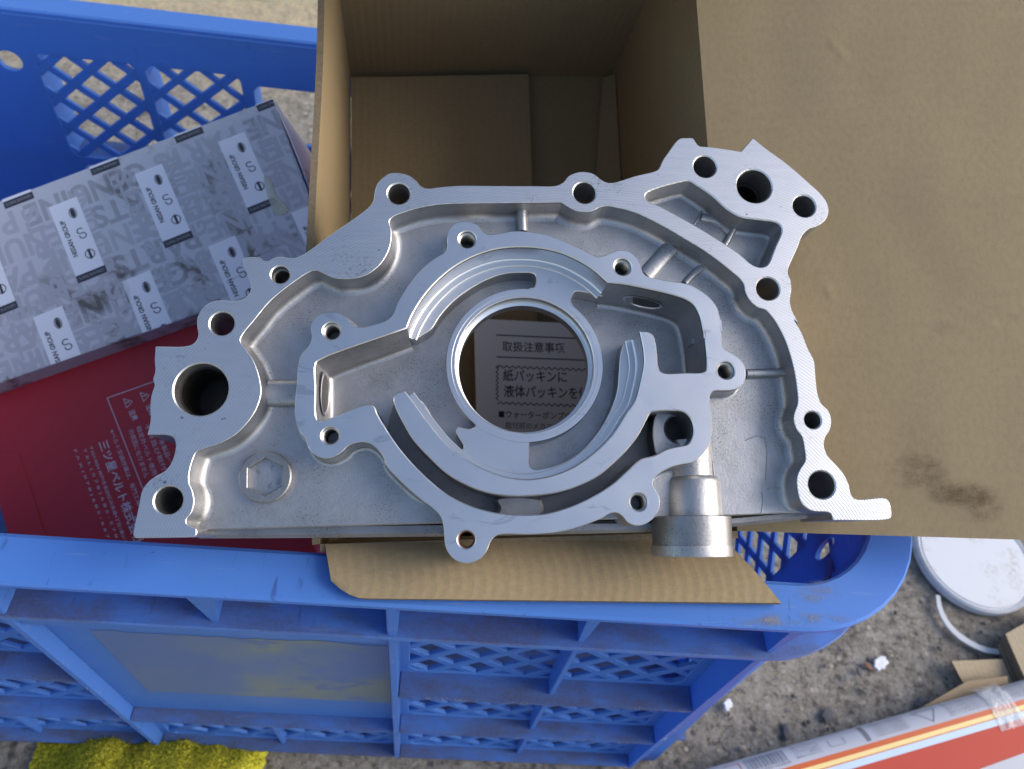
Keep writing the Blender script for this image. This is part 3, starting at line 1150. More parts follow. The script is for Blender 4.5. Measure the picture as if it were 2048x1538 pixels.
# ------------------------------------------------------------------ parts carton (grey pattern) and red carton
def build_parts_carton():
    fr = Frame(0.06, 0.20, 0.4535)
    root = thing('parts_carton', 'white and grey patterned parts carton with dirty smudges, left of the cardboard box', 'carton', fr.mat)
    m = Mat('printed_carton_board', (0.50, 0.50, 0.55), 0.35, 0.0, 0.5)
    c = m.coords('Object')
    n1 = m.noise(c, 26, 5, 0.65, 0.8)
    n2 = m.noise(c, 9, 2)
    gr = m.noise(c, 160, 4, 0.7)
    m.tint(m.mul(m.mul(m.ramp(n1, 0.50, 0.62), m.ramp(n2, 0.42, 0.54)), m.ramp(gr, 0.35, 0.6, 0.35, 1)), (0.13, 0.11, 0.10))
    m.bump(n2, 0.002, 0.3)
    ml = Mat('carton_letter_grey', (0.34, 0.34, 0.375), 0.35, 0.0, 0.5)
    c = ml.coords('Object')
    ml.tint(ml.mul(ml.ramp(ml.noise(c, 26, 5, 0.65, 0.8), 0.50, 0.62), ml.ramp(ml.noise(c, 9, 2), 0.42, 0.54)), (0.12, 0.105, 0.10))
    mlt = Mat('carton_letter_pale', (0.40, 0.40, 0.445), 0.35, 0.0, 0.5)
    mw = Mat('carton_label_white', (0.74, 0.74, 0.80), 0.35, 0.0, 0.5)
    c = mw.coords('Object')
    mw.tint(mw.mul(mw.ramp(mw.noise(c, 26, 5, 0.65, 0.8), 0.55, 0.68, 0, 0.8), mw.ramp(mw.noise(c, 9, 2), 0.45, 0.6)), (0.2, 0.17, 0.15))
    mi = Mat('carton_logo_ink', (0.035, 0.035, 0.045), 0.4, 0, 0.5)
    L = lambda x, y: np.array(fr.loc(x, y))
    TR, BR, BL, TL = L(545, 197), L(672, 531), L(-60, 786), L(-190, 472)
    face = [tuple(BL), tuple(BR), tuple(TR), tuple(TL)]
    mb = MB()
    prism(mb, face, [], 0.0, -0.052, 0.0008, 0, 0)
    mb.build('carton_body', m.m, root)
    # end flap bulging out of the short side
    e = (TR - BR) / np.linalg.norm(TR - BR)
    o = np.array([e[1], -e[0]])
    g = []
    for k in range(12):
        f = k / 11
        p0 = TR - e * 0.0015
        p1 = TR - e * (np.linalg.norm(TR - BR) - 0.004)
        row = []
        for j in range(14):
            s = j / 13
            q = p0 * (1 - s) + p1 * s
            bul = 0.011 * math.sin(min(1, s * 2.2 + 0.15) * math.pi / 2) * math.sin(f * math.pi * 0.75 + 0.12)
            q = q + o * (0.0006 + bul)
            w3 = fr.mat @ Vector((q[0], q[1], -0.0008 - 0.048 * f))
            row.append(np.array(w3))
        g.append(row)
    fl = sheet('end_flap', g, 0.0006, [mw.m, m.m, mw.m])
    fl.parent = root
    fl.matrix_parent_inverse = fr.mat.inverted()
    ex = L(97 + 172, 415 - 66.5) - L(97, 415)
    ey = L(97 - 31, 415 + 220) - L(97, 415)
    ux = ex / np.linalg.norm(ex)
    uy = np.array([ux[1], -ux[0]])                               # down the face
    pp = 1540 / 0.455
    # large translucent letters, upside down: rows run right to left
    a = MB()
    words = ['GENUINE', 'PARTS']
    row = 0
    step = 0.0172
    o0 = L(640, 170)
    for r in range(9):
        x = -0.02 - (0.013 if r % 2 else 0.0)
        k = r % 2
        while x < 0.26:
            wd = words[k % 2]
            wl_ = 0.0735 if wd == 'GENUINE' else 0.052
            p = o0 - ux * x + uy * (0.004 + r * step)
            q = p - ux * wl_
            if r % 3 != 2:
                text_on(a, wd, p, q, 0.0150, 0.00005, (r + k) % 2, 0.03, face)
            else:
                text_on(a, wd, p, q, 0.0150, 0.00005, 1, 0.03, face)
            x += wl_ + 0.006
            k += 1
    # vertical letters crossing
    for r in range(10):
        p = o0 - ux * (0.012 + r * 0.0285) + uy * 0.13
        for w_ in range(2):
            pa = p - uy * (w_ * 0.066)
            text_on(a, words[(r + w_) % 2], pa, pa - uy * 0.058, 0.0100, 0.00008, 1, 0.03, face)
    a.build('pattern_lettering', [ml.m, mlt.m], root)
    lw, lh = 58 / pp, 166 / pp
    for i in range(-2, 5):
        for j in range(-1, 3):
            lab, ink, bar, wt = MB(), MB(), MB(), MB()
            p = L(97, 415) + ex * i + ey * j
            ey1 = uy
            q = [p, p + ux * lw, p + ux * lw + ey1 * lh, p + ey1 * lh]
            add_flat(lab, [tuple(t) for t in q[::-1]], [(0, 1, 2, 3)], 0.00011, 0, face)
            at = lambda s, t: p + ux * (lw * s) + ey1 * (lh * t)
            text_on(ink, 'NISSAN GROUP', at(0.33, 0.73), at(0.33, 0.23), lw * 0.17, 0.00014, 0, 0.03, face)
            # three emblems
            cc = at(0.68, 0.185)
            el = lambda c_, rx, ry, n=20: [tuple(c_ + ux * (rx * math.cos(2 * math.pi * t / n)) + ey1 * (ry * math.sin(2 * math.pi * t / n))) for t in range(n)]
            add_flat(ink, el(cc, lw * 0.085, lh * 0.058)[::-1], [tuple(range(20))], 0.00014, 0, face)

            def ringm(c_, rx, ry, w_, a0=0, a1=360):
                n = 22
                P = []
                for t in range(n + 1):
                    an = math.radians(a0 + (a1 - a0) * t / n)
                    for k in (1.0, 1.0 - w_):
                        P.append(tuple(c_ + ux * (rx * k * math.cos(an)) + ey1 * (ry * k * math.sin(an))))
                add_flat(ink, P, [(2 * t, 2 * t + 1, 2 * t + 3, 2 * t + 2)[::-1] for t in range(n)], 0.00014, 0, face)
            ringm(cc, lw * 0.13, lh * 0.072, 0.18)
            c2 = at(0.70, 0.475)
            ringm(c2 - ey1 * lh * 0.036 - ux * lw * 0.01, lw * 0.13, lh * 0.040, 0.32, 60, 330)
            ringm(c2 + ey1 * lh * 0.030 + ux * lw * 0.02, lw * 0.13, lh * 0.042, 0.30, -120, 200)
            c3 = at(0.71, 0.76)
            ringm(c3, lw * 0.17, lh * 0.062, 0.2)
            b3 = [c3 - ux * lw * 0.045 - ey1 * lh * 0.065, c3 + ux * lw * 0.045 - ey1 * lh * 0.065, c3 + ux * lw * 0.045 + ey1 * lh * 0.065, c3 - ux * lw * 0.045 + ey1 * lh * 0.065]
            add_flat(ink, [tuple(t) for t in b3[::-1]], [(0, 1, 2, 3)], 0.00016, 0, face)
            q = [at(0.0, 0.965), at(1.02, 0.965), at(1.02, 1.06), at(0.0, 1.06)]
            add_flat(bar, [tuple(t) for t in q[::-1]], [(0, 1, 2, 3)], 0.00014, 0, face)
            text_on(wt, 'GENUINE PARTS', at(0.95, 0.993), at(0.07, 0.993), lh * 0.036, 0.00018, 0, -0.004, face)
            lo = lab.build('printed_label', mw.m, root) if lab.f else None
            if ink.f:
                ink.build('printed_logo', mi.m, lo or root)
            if bar.f:
                bo = bar.build('printed_bar', mi.m, root)
                if wt.f:
                    wt.build('bar_lettering', ml.m, bo)
    # worn tape patch
    mt = Mat('glue_smear', (0.62, 0.62, 0.50), 0.12, 0, 0.8)
    mt.b.inputs['Alpha'].default_value = 0.55
    mt.bump(mt.noise(mt.coords('Object'), 300, 4), 0.0004, 0.8)
    mb = MB()
    pts = catmull([(528, 352), (541, 358), (552, 390), (577, 418), (572, 428), (553, 430), (540, 405), (531, 378)], True, 3)
    prism(mb, [tuple(L(*p)) for p in pts], [], 0.0005, 0.0001, 0.0001, 0, 0)
    mb.build('glue_smear', mt.m, root)


build_parts_carton()


def build_red_carton():
    fr = Frame(0.06, 0.16, 0.470)
    root = thing('red_carton', 'dark red carton with white Japanese lettering, tucked behind the crate front rim', 'carton', fr.mat)
    m = Mat('red_carton_board', (0.40, 0.016, 0.030), 0.42, 0.0, 0.45)
    c = m.coords('Object')
    m.tint(m.ramp(m.noise(c, 7, 3), 0.4, 0.65, 0, 0.5), (0.28, 0.010, 0.010))
    m.bump(m.noise(c, 12, 3), 0.002, 0.25)
    L = lambda x, y: np.array(fr.loc(x, y))
    q = [L(-45, 800), L(470, 618), L(640, 1125), L(400, 1250), L(105, 1250)]
    mb = MB()
    prism(mb, [tuple(p) for p in q], [], 0.0, -0.06, 0.0009, 0, 0)
    mb.build('carton_body', m.m, root)
    # tucked-in end flap
    mb = MB()
    f = [L(-30, 905), L(38, 903), L(150, 1250), L(70, 1250)]
    prism(mb, [tuple(p) for p in f], [], 0.0005, 0.00005, 0.0002, 0, 0)
    mb.build('tuck_flap', m.m, root)
    mp = Mat('faded_white_print', (0.56, 0.47, 0.52), 0.5)
    z = 0.00012
    t = MB()

    Z3 = lambda x, y: L(x * 440 / 1574, 700 + y * 430 / 1538)     # from the enlarged view

    def line(a, b, w):
        a, b = Z3(*a), Z3(*b)
        e = (b - a) / np.linalg.norm(b - a)
        p = np.array([-e[1], e[0]]) * w / 2
        add_flat(t, [a - p, b - p, b + p, a + p], [(0, 1, 2, 3)], z)
    line((765, 345), (1160, 205), 0.0005)
    line((768, 345), (1120, 1240), 0.0005)
    S = 440 / 1574 * 0.448 / 1540                                  # metres per enlarged pixel

    def row(s, a, b, h, bold=0.0):
        """text reads downwards along a->b with letter tops to the right"""
        a, b = Z3(*a), Z3(*b)
        e = (b - a) / np.linalg.norm(b - a)
        p = np.array([-e[1], e[0]])
        text_on(t, s, a - p * h * S * 0.5, b - p * h * S * 0.5, h * S, z, 0, bold)
    row('三ツ星ベルト株式会社', (735, 650), (1000, 1385), 72, 0.014)
    row('※ベルト交換作業は、専門工場', (800, 570), (1000, 1110), 34)
    row('〒653-0024 神戸市長田区浜添通4丁目1番21号', (650, 690), (905, 1390), 26)
    row('T E L ( 0 7 8 ) 6 8 5 - 5 7 8 9', (600, 705), (850, 1390), 24)
    row('F A X ( 0 7 8 ) 6 8 5 - 6 6 7 0', (535, 715), (790, 1390), 24)
    row('注意', (940, 430), (970, 500), 46, 0.02)
    row('注意', (1062, 390), (1090, 460), 46, 0.02)
    row('の原因になりません', (935, 570), (1050, 910), 36)
    row('指定外ベルト使用', (990, 545), (1110, 890), 36)
    row('不良及び取付', (1050, 530), (1180, 860), 36)
    row('本製品一', (1150, 640), (1225, 810), 36)
    for cx_, cy_ in ((912, 380), (1032, 335)):
        tri = [(cx_ - 30, cy_ - 30), (cx_ + 36, cy_ - 12), (cx_ - 4, cy_ + 34)]
        for k in range(3):
            line(tri[k], tri[(k + 1) % 3], 0.0004)
        line((cx_ - 14, cy_ - 2), (cx_ + 14, cy_ - 10), 0.0005)
    t.build('printed_text', mp.m, root)


build_red_carton()


# ------------------------------------------------------------------ the pump housing
PF = Frame(0.06, 0.20, 0.290)
PX = 0.290 / F                                                 # one photo pixel at the face, in metres


def zz(x0, y0, s, pts):
    return [(x0 + p[0] / s, y0 + p[1] / s) + tuple(p[2:]) for p in pts]


A1 = lambda p: zz(240, 300, 3.103, p)
A2 = lambda p: zz(240, 640, 2.958, p)
A3 = lambda p: zz(780, 320, 3.496, p)
A4 = lambda p: zz(1100, 240, 3.303, p)
A5 = lambda p: zz(760, 700, 3.343, p)
A6 = lambda p: zz(1180, 640, 2.958, p)


def L0(pts, h=0.0, closed=True, sub=5):
    q = catmull(pts, closed, sub)
    return [PF.loc(p[0], p[1], h) for p in q]


OUT = (A2([(162, 678, 1), (180, 590), (178, 520), (185, 450), (205, 385, 1), (195, 350, 1), (208, 300), (205, 240), (210, 157, 1)])
       + A1([(425, 1215), (465, 1192), (485, 1150), (478, 1090), (480, 1040), (510, 985), (560, 945), (620, 932), (690, 935), (740, 930), (790, 905), (812, 860), (800, 800),
             (770, 720), (762, 676), (780, 667), (870, 668), (893, 684), (915, 690), (950, 672), (1000, 662), (1060, 670), (1100, 665), (1150, 640), (1300, 530), (1540, 358),
             (1570, 318), (1583, 250), (1600, 205), (1640, 165)])
       + A3([(0, 92), (60, 88), (130, 105), (180, 140), (215, 180), (260, 197), (330, 190), (480, 178), (700, 179), (1000, 180), (1160, 178), (1210, 155), (1250, 110),
             (1310, 85), (1370, 82), (1430, 100), (1475, 135), (1515, 155), (1560, 157)])
       + A4([(560, 370), (705, 332), (722, 315), (745, 265), (790, 200), (830, 145), (860, 121), (900, 118), (945, 121), (962, 145), (985, 170), (1030, 176), (1100, 183), (1200, 198), (1262, 208, 1),
             (1340, 118, 1), (1430, 190), (1560, 285), (1700, 405), (1800, 500), (1835, 560), (1838, 620), (1810, 670), (1760, 702), (1705, 722), (1665, 765), (1640, 830), (1600, 920), (1576, 975),
             (1572, 1010), (1590, 1060), (1595, 1120), (1585, 1190), (1600, 1260), (1640, 1340)])
       + A6([(1210, 0), (1250, 70), (1290, 170), (1325, 240), (1335, 340), (1348, 440), (1370, 495), (1410, 535), (1428, 590), (1420, 650), (1395, 690), (1385, 740), (1405, 800), (1450, 850),
             (1500, 910), (1530, 970), (1545, 1030), (1565, 1055), (1600, 1062), (1740, 1053), (1767, 1068), (1782, 1110), (1783, 1165), (1768, 1178)]))
FOOT_R = A6([(1440, 1185, 1), (1422, 1142)])
INN_R = A6([(1312, 1128), (1255, 1086), (1230, 1010), (1226, 930), (1245, 880), (1275, 830), (1270, 760), (1255, 690), (1225, 650), (1206, 590), (1210, 550), (1230, 490), (1225, 400), (1205, 280),
            (1160, 130), (1105, 20)])
INN_T = (A4([(1460, 1290), (1425, 1255), (1370, 1235), (1320, 1190), (1290, 1130), (1283, 1090), (1262, 1055), (1200, 1000), (1100, 920), (1000, 850), (900, 790), (800, 730), (680, 665), (560, 610), (450, 580),
             (375, 568), (330, 576), (280, 600), (220, 608), (160, 595), (112, 568), (85, 550)])
         + A3([(1205, 298), (1100, 297), (800, 300), (500, 303), (330, 312), (200, 335), (100, 365), (20, 398)])
         + A1([(1672, 440), (1684, 500), (1680, 580), (1650, 660), (1600, 725), (1520, 780), (1430, 800), (1330, 795), (1260, 765), (1220, 748), (1180, 755), (1050, 840), (930, 940), (830, 1060), (758, 1150), (748, 1185)])
         + A2([(750, 180), (790, 240), (825, 340), (835, 430), (810, 520), (760, 600), (680, 680), (580, 735), (500, 760), (450, 785), (433, 820), (415, 880), (408, 955), (430, 1015), (439, 1080), (422, 1140), (392, 1185), (400, 1212)]))
FOOT_L = A2([(450, 1236), (452, 1268), (440, 1283, 1), (90, 1290, 1), (78, 1272), (85, 1220), (100, 1150), (115, 1080), (130, 1010), (165, 960), (210, 925), (270, 890), (310, 830), (330, 740), (318, 700), (290, 682)])

HO = (A3([(20, 1085), (60, 990), (130, 880), (220, 770), (310, 692), (380, 650), (399, 610), (400, 550), (415, 490), (450, 450), (500, 435), (550, 435), (610, 457), (645, 498), (680, 522), (740, 522), (850, 502),
          (950, 503), (1080, 525), (1200, 565), (1310, 615), (1400, 660), (1460, 683)])
      + A4([(400, 882), (450, 865), (520, 872), (570, 912), (595, 960), (612, 1010), (645, 1036), (700, 1050), (800, 1070), (900, 1085), (960, 1110), (1040, 1165), (1095, 1230), (1120, 1310), (1130, 1400)])
      + A6([(770, 0), (775, 90), (788, 168), (830, 195), (880, 230), (915, 280), (918, 340), (890, 393), (840, 415), (780, 418), (730, 421), (709, 445), (706, 490), (715, 560), (722, 640), (715, 700), (690, 760),
            (650, 808), (600, 843), (540, 855), (480, 870), (420, 900), (380, 935), (369, 970), (385, 1005), (408, 1050), (408, 1110), (380, 1165), (330, 1205), (280, 1217), (225, 1200), (190, 1160), (155, 1140), (110, 1147)])
      + A5([(1480, 1125), (1350, 1175), (1200, 1215), (1000, 1232), (830, 1229), (780, 1240), (740, 1280), (715, 1340), (670, 1395), (600, 1425), (540, 1420), (480, 1385), (440, 1320), (430, 1240), (425, 1180), (405, 1112),
            (365, 1068), (250, 980), (130, 870), (40, 770)])
      + A2([(1560, 815), (1510, 752), (1460, 726), (1400, 727), (1350, 747), (1310, 785), (1260, 812), (1210, 820), (1150, 797), (1118, 758), (1098, 702), (1058, 650), (1038, 580), (1038, 480), (1048, 360), (1055, 270), (1075, 205), (1118, 155)])
      + A1([(1192, 1165), (1185, 1110), (1200, 1060), (1240, 1025), (1300, 1008), (1360, 1014), (1410, 1047), (1450, 1092), (1500, 1102), (1580, 1085), (1650, 1062)]))

G_TOP = A3([(118, 1180, 1), (150, 1100), (220, 980), (320, 860), (450, 750), (600, 670), (750, 625), (900, 612), (1050, 620), (1200, 655), (1330, 715), (1430, 780), (1520, 860, 1)])
PORT_R = (A4([(500, 1090), (650, 1120), (800, 1155), (890, 1185), (950, 1225), (985, 1290), (1005, 1370), (1020, 1450)])
          + A6([(672, 60), (680, 130), (690, 260), (684, 297), (655, 311), (560, 313), (440, 315), (412, 300), (401, 270), (395, 200), (385, 130), (370, 88), (340, 70)]))
G_BOT = (A6([(292, 68, 1), (315, 180), (318, 260), (300, 360), (270, 470)])
         + A5([(1650, 420), (1560, 560), (1440, 680), (1300, 780), (1150, 840), (1000, 865), (850, 850), (700, 800), (550, 715), (430, 610), (320, 480), (240, 370), (168, 275, 1)]))
CRES_O = (A5([(104, 295), (90, 330), (110, 400), (160, 500), (220, 600), (330, 720), (450, 830), (570, 900), (700, 950), (850, 975), (1000, 975), (1150, 960), (1300, 920), (1450, 850), (1560, 760), (1650, 670), (1720, 580), (1770, 490), (1800, 432)])
          + A6([(362, 547), (400, 540), (480, 538), (548, 545), (590, 580), (610, 635), (606, 690), (575, 735), (520, 748), (450, 765), (385, 800)]))
GROOVE = A5([(1740, 732), (1650, 812), (1550, 900), (1400, 990), (1250, 1055), (1100, 1095), (1000, 1102), (900, 1100), (760, 1085), (600, 1040), (450, 965), (330, 870), (200, 740), (110, 630), (25, 500)])
PORT_L = A2([(1525, 560), (1503, 512), (1462, 500), (1300, 560), (1192, 597), (1168, 590), (1160, 400), (1160, 262), (1180, 240)])
H1 = G_TOP + PORT_R + G_BOT + CRES_O + GROOVE + PORT_L
TRI = A4([(630, 500), (650, 475), (880, 405), (920, 403), (960, 425), (1070, 500), (1170, 590), (1260, 640), (1380, 658), (1490, 675), (1525, 700), (1530, 735), (1490, 830), (1435, 955), (1395, 970), (1340, 955), (1250, 880), (1100, 780), (900, 660), (720, 565), (645, 530)])

FL_HOLES = [(797.5, 387, 22), (1169, 385, 22.5), (1410, 333, 23), (1508.7, 372, 35.5), (1608.6, 412, 23), (1536, 577, 23.5), (1625.6, 840, 17), (1643.8, 969.6, 27.5), (337, 1000.7, 28), (402, 778.6, 53.5), (444, 647, 24), (560.6, 549, 18)]
HS_HOLES = [(934.5, 480), (1244.7, 534.6), (663.8, 662.6), (661, 871.6), (1451.5, 741.4), (1277, 1004.4), (933, 1079)]


def pcirc(x, y, r, h=0.0, n=40):
    c = PF.loc(x, y, h)
    k = np.linalg.norm(PF.cam(x, y, h)[2]) / F
    return circle(c[0], c[1], r * k, n)


def build_pump():
    root = thing('oil_pump_housing', 'bare aluminium oil pump housing lying face up across the open cardboard box', 'pump housing', PF.mat)
    FM, CM, MM = M['flange'], M['cast'], M['machined']
    hd = 60 * PX                                                # deck depth below the face
    h1, h2 = 72 * PX, 128 * PX                                  # gear floor, port floor
    back = 0.0285
    band = OUT + FOOT_R + INN_R + INN_T + FOOT_L
    # outer flange
    mb = MB()
    prism(mb, L0(band), [L0(TRI)] + [pcirc(*h) for h in FL_HOLES], 0.0, -back, 0.00025, 0, 1, 0.0005)
    mb.build('outer_flange', [FM, CM], root)
    # cast fillet from the flange down to the deck
    mb = MB()
    inner = L0(INN_R + INN_T, 0.0, False)
    r = 15 * PX
    prof = [(0.0001, -0.0006), (0.0004, -hd + r)]
    prof += [(0.0004 + r * (1 - math.cos(a)), -hd + r - r * math.sin(a)) for a in np.linspace(0.26, math.pi / 2, 6)]
    prof += [(0.0004 + r + 0.004, -hd - 0.0009)]
    pl = inner if strip_side(inner) else inner[::-1]
    strip(mb, pl, prof, 0, False, 9)
    mb.build('inner_fillet', CM, root)
    # deck plate
    deck = ([(p[0], p[1]) for p in A2([(452, 1245), (530, 1241)])] + [(880, 1046.5), (1100, 1042), (1300, 1036), (1464, 1031), (1619, 1024)])
    dk = [PF.loc(x, y, hd) for x, y in deck]
    inr = offset(inner, -0.003 if strip_side(inner) else 0.003, False)                          # tucked under the flange
    outline = dk + inr
    holes = [offset(ccw(L0(H1), False), -0.0015)]
    mb = MB()
    prism(mb, outline, holes, -hd, -0.019, 0.0004, 0, 0, 0.0)
    mb.build('deck', CM, root)
    # oil pan lip under the front edge
    lip = [(393, 1048), (880, 1044), (1310, 1040), (1470, 1030), (1665, 1012), (1668, 1030), (1560, 1044), (1470, 1053), (1310, 1064), (1100, 1069), (880, 1073), (600, 1076), (398, 1077)]
    mb = MB()
    q = [PF.loc(x, y, 0.021) for x, y in lip]
    prism(mb, q, [], -0.0195, -0.0265, 0.0013, 0, 0)
    mb.build('oil_pan_lip', M['cast_dull'], root)

    # inner housing
    mb = MB()
    gear = PF.loc(1050, 727)
    HT = 0.0006
    prism(mb, L0(HO), [L0(H1)] + [pcirc(x, y, 17.5) for x, y in HS_HOLES], HT, -0.0265, 0.00022, 0, 1, 0.0004, me=0)
    mb.build('inner_housing', [MM, CM], root)
    # skirt where the housing meets the deck
    mb = MB()
    r2 = 7 * PX
    ho = ccw(L0(HO))
    prof = [(0.0001, -0.0016), (0.0006, -hd + r2)] + [(0.0006 + r2 * (1 - math.cos(a)), -hd + r2 - r2 * math.sin(a)) for a in np.linspace(0.3, math.pi / 2, 4)] + [(0.0006 + r2 + 0.002, -hd - 0.0006)]
    i0 = 0
    # leave out the tongue that overhangs the front edge
    keep = []
    run = []
    for p in ho + ho[:1]:
        if p[1] > PF.loc(900, 1018)[1]:
            run.append(p)
        else:
            if len(run) > 2:
                keep.append(run)
            run = []
    if len(run) > 2:
        keep.append(run)
    for rn_ in keep:
        strip(mb, rn_, prof, 0, False, 6)
    mb.build('housing_skirt', CM, root)

    # floor of the ports with the crank bore
    bore_c = PF.loc(1050, 728, h1)
    k1 = (0.290 + h1) / F
    RB = 140 * k1
    mb = MB()
    fl = offset(ccw(L0(H1)), 0.002)
    prism(mb, fl, [circle(*bore_c, RB + 0.001, 72)], -h2, -0.0275, 0.0, 0, 0)
    mb.build('port_floor', CM, root)
    # bore ring with stepped lip
    mb = MB()
    prof = [(RB + 20 * k1, -h2 - 0.001), (RB + 19 * k1, -h1 - 0.0004), (RB + 18 * k1, -h1), (RB + 8 * k1, -h1 + 0.00002), (RB + 7.5 * k1, -h1 - 0.0002), (RB + 1.5 * k1, -h1 - 0.0002), (RB, -h1 - 0.0005), (RB, -h1 - 0.007), (RB - 0.0012, -h1 - 0.0075), (RB - 0.0012, -0.0270), (RB + 0.002, -0.0276)]
    lathe(mb, prof, 96)
    mb.v = [(x + bore_c[0], y + bore_c[1], z) for x, y, z in mb.v]
    mb.f = [f_[::-1] for f_ in mb.f]
    mb.build('bore_ring', MM, root)

    # gear chamber wall step
    mb = MB()
    w_ = 15 * PX
    for seg in (G_TOP, G_BOT):
        pl = L0(seg, 0.0, False)
        if not strip_side(pl, gear):
            pl = pl[::-1]
        strip(mb, pl, [(0.00012, -0.0006), (0.00012, -64 * PX), (0.0006, -66 * PX), (w_, -66 * PX), (w_ + 0.0003, -67.5 * PX), (w_ + 0.0003, -h1 - 0.001)], 0, False)
    mb.build('gear_seat', MM, root)

    # machined lands between the ports
    la = A3([(112, 1240), (165, 1110), (245, 980), (365, 860), (505, 760), (690, 705), (900, 690), (1110, 710), (1310, 780), (1505, 945, 1), (1480, 952, 1), (1300, 918), (1276, 945), (1268, 985), (1290, 1030, 1),
             (1180, 1010), (1000, 960, 1), (975, 896), (1008, 886), (1022, 850), (1014, 803), (985, 789), (940, 787), (800, 795), (680, 835), (560, 900), (440, 990), (350, 1090), (290, 1180), (240, 1215), (185, 1245)])
    lb = A5([(180, 300), (215, 312), (288, 350), (345, 440), (400, 540), (470, 625), (520, 660), (548, 664), (558, 645), (530, 592), (508, 548), (520, 518), (600, 528), (632, 512), (640, 480, 1),
             (760, 520), (1000, 560, 1), (1000, 610, 1), (1000, 700), (1005, 780), (1040, 800), (1075, 796), (1200, 765), (1330, 690), (1450, 560), (1530, 430), (1585, 280), (1598, 150), (1610, 20), (1640, -60), (1690, -70, 1),
             (1730, -60, 1), (1770, 100), (1735, 260), (1665, 430), (1575, 575), (1450, 700), (1310, 800), (1155, 862), (1000, 890), (850, 875), (690, 822), (535, 735), (415, 630), (300, 490), (215, 370)])
    for pts in (la, lb):
        mb = MB()
        prism(mb, L0(pts, h1 + 0.0003), [], -h1 - 0.0003, -h2 - 0.0008, 0.0003, 0, 1)
        mb.build('gear_land', [MM, CM], root)
    # rounded fillets of the port walls
    r3 = 11 * PX
    for seg in (PORT_L[3:] + G_TOP[:1], G_TOP[-1:] + PORT_R[:16]):
        mb = MB()
        pl = L0(seg, 0.0, False)
        c_ = PF.loc(1050, 740)
        if not strip_side(pl, c_):
            pl = pl[::-1]
        prof = [(0.00012, -0.0008), (0.0009, -h2 + r3)] + [(0.0009 + r3 * (1 - math.cos(a)), -h2 + r3 - r3 * math.sin(a)) for a in np.linspace(0.3, math.pi / 2, 5)] + [(0.0009 + r3 + 0.003, -h2 - 0.0006)]
        strip(mb, pl, prof, 0, False)
        mb.build('port_fillet', CM, root)

    # relief groove floor and the block that bridges it
    gpts = A5([(60, 480), (100, 360), (150, 380), (200, 520), (330, 690), (450, 800), (570, 870), (700, 920), (850, 945), (1000, 945), (1150, 930), (1300, 890), (1450, 820), (1560, 730), (1680, 600), (1800, 470),
               (1880, 560), (1870, 700), (1760, 760), (1650, 850), (1550, 940), (1400, 1030), (1250, 1095), (1000, 1140), (760, 1125), (600, 1080), (450, 1005), (330, 910), (200, 780), (60, 600)])
    mb = MB()
    prism(mb, L0(gpts, 104 * PX), [], -104 * PX, -h2 - 0.001, 0.0004, 0, 0)
    mb.build('groove_floor', M['cast_dark'], root)
    mb = MB()
    prism(mb, L0(A5([(775, 985), (1065, 985), (1085, 1010), (1088, 1110), (760, 1110), (790, 1060), (770, 1020)]), 60 * PX), [], -60 * PX, -106 * PX, 0.0012, 0, 0)
    mb.build('groove_bridge', M['cast_dull'], root)
    # relief valve seat: floor, ring and dark bore
    mb = MB()
    vc = PF.loc(1357, 858, 46 * PX)
    prism(mb, L0(A6([(372, 640), (390, 560), (440, 525), (560, 525), (630, 580), (630, 690), (590, 760), (500, 790), (400, 800), (375, 720)]), 46 * PX), [circle(vc[0], vc[1], 27 * PX, 40)], -46 * PX, -90 * PX, 0.0003, 0, 1, 0.0008)
    mb.build('valve_seat', [CM, M['dark_bore']], root)
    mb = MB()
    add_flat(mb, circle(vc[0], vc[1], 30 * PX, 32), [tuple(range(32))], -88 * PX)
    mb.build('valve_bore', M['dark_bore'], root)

    # oval oil ports in the port walls
    def oval(p, nrm, upv, rx, ry):
        p, nrm, upv = np.array(p), np.array(nrm, float), np.array(upv, float)
        nrm /= np.linalg.norm(nrm)
        side = np.cross(upv, nrm)
        mbo = MB()
        n = 28
        rows = []
        for k, (sc_, dz) in enumerate(((1.10, 0.0001), (1.0, 0.0003), (0.93, -0.0001))):
            rows += [p + side * (rx * sc_ * math.cos(2 * math.pi * i / n)) + upv * (ry * sc_ * math.sin(2 * math.pi * i / n)) + nrm * dz for i in range(n)]
        fs = [(k * n + i, k * n + (i + 1) % n, (k + 1) * n + (i + 1) % n, (k + 1) * n + i) for k in range(2) for i in range(n)]
        mbo.add(rows, fs, 0)
        mbo.add(rows[2 * n:], [tuple(range(n))], 1)  # dark disc paints the shade inside the hole
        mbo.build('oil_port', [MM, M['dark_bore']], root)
    a_, b_ = np.array(PF.loc(640, 690)), np.array(PF.loc(634, 838))
    wl_ = PF.loc(633, 775)
    oval((wl_[0] + 0.00105, wl_[1], -64 * PX), (1, 0.02, 0.03), (0, 1, 0), 40 * PX, 42 * PX)
    pa, pb = np.array(PF.loc(1297, 579)), np.array(PF.loc(1342, 590))
    e = (pb - pa) / np.linalg.norm(pb - pa)
    nr = np.array([e[1], -e[0]])
    mid = np.array(PF.loc(1302, 580)) + nr * 0.00085
    oval((mid[0], mid[1], -72 * PX), (nr[0], nr[1], 0.03), (e[0], e[1], 0), 26 * PX, 40 * PX)

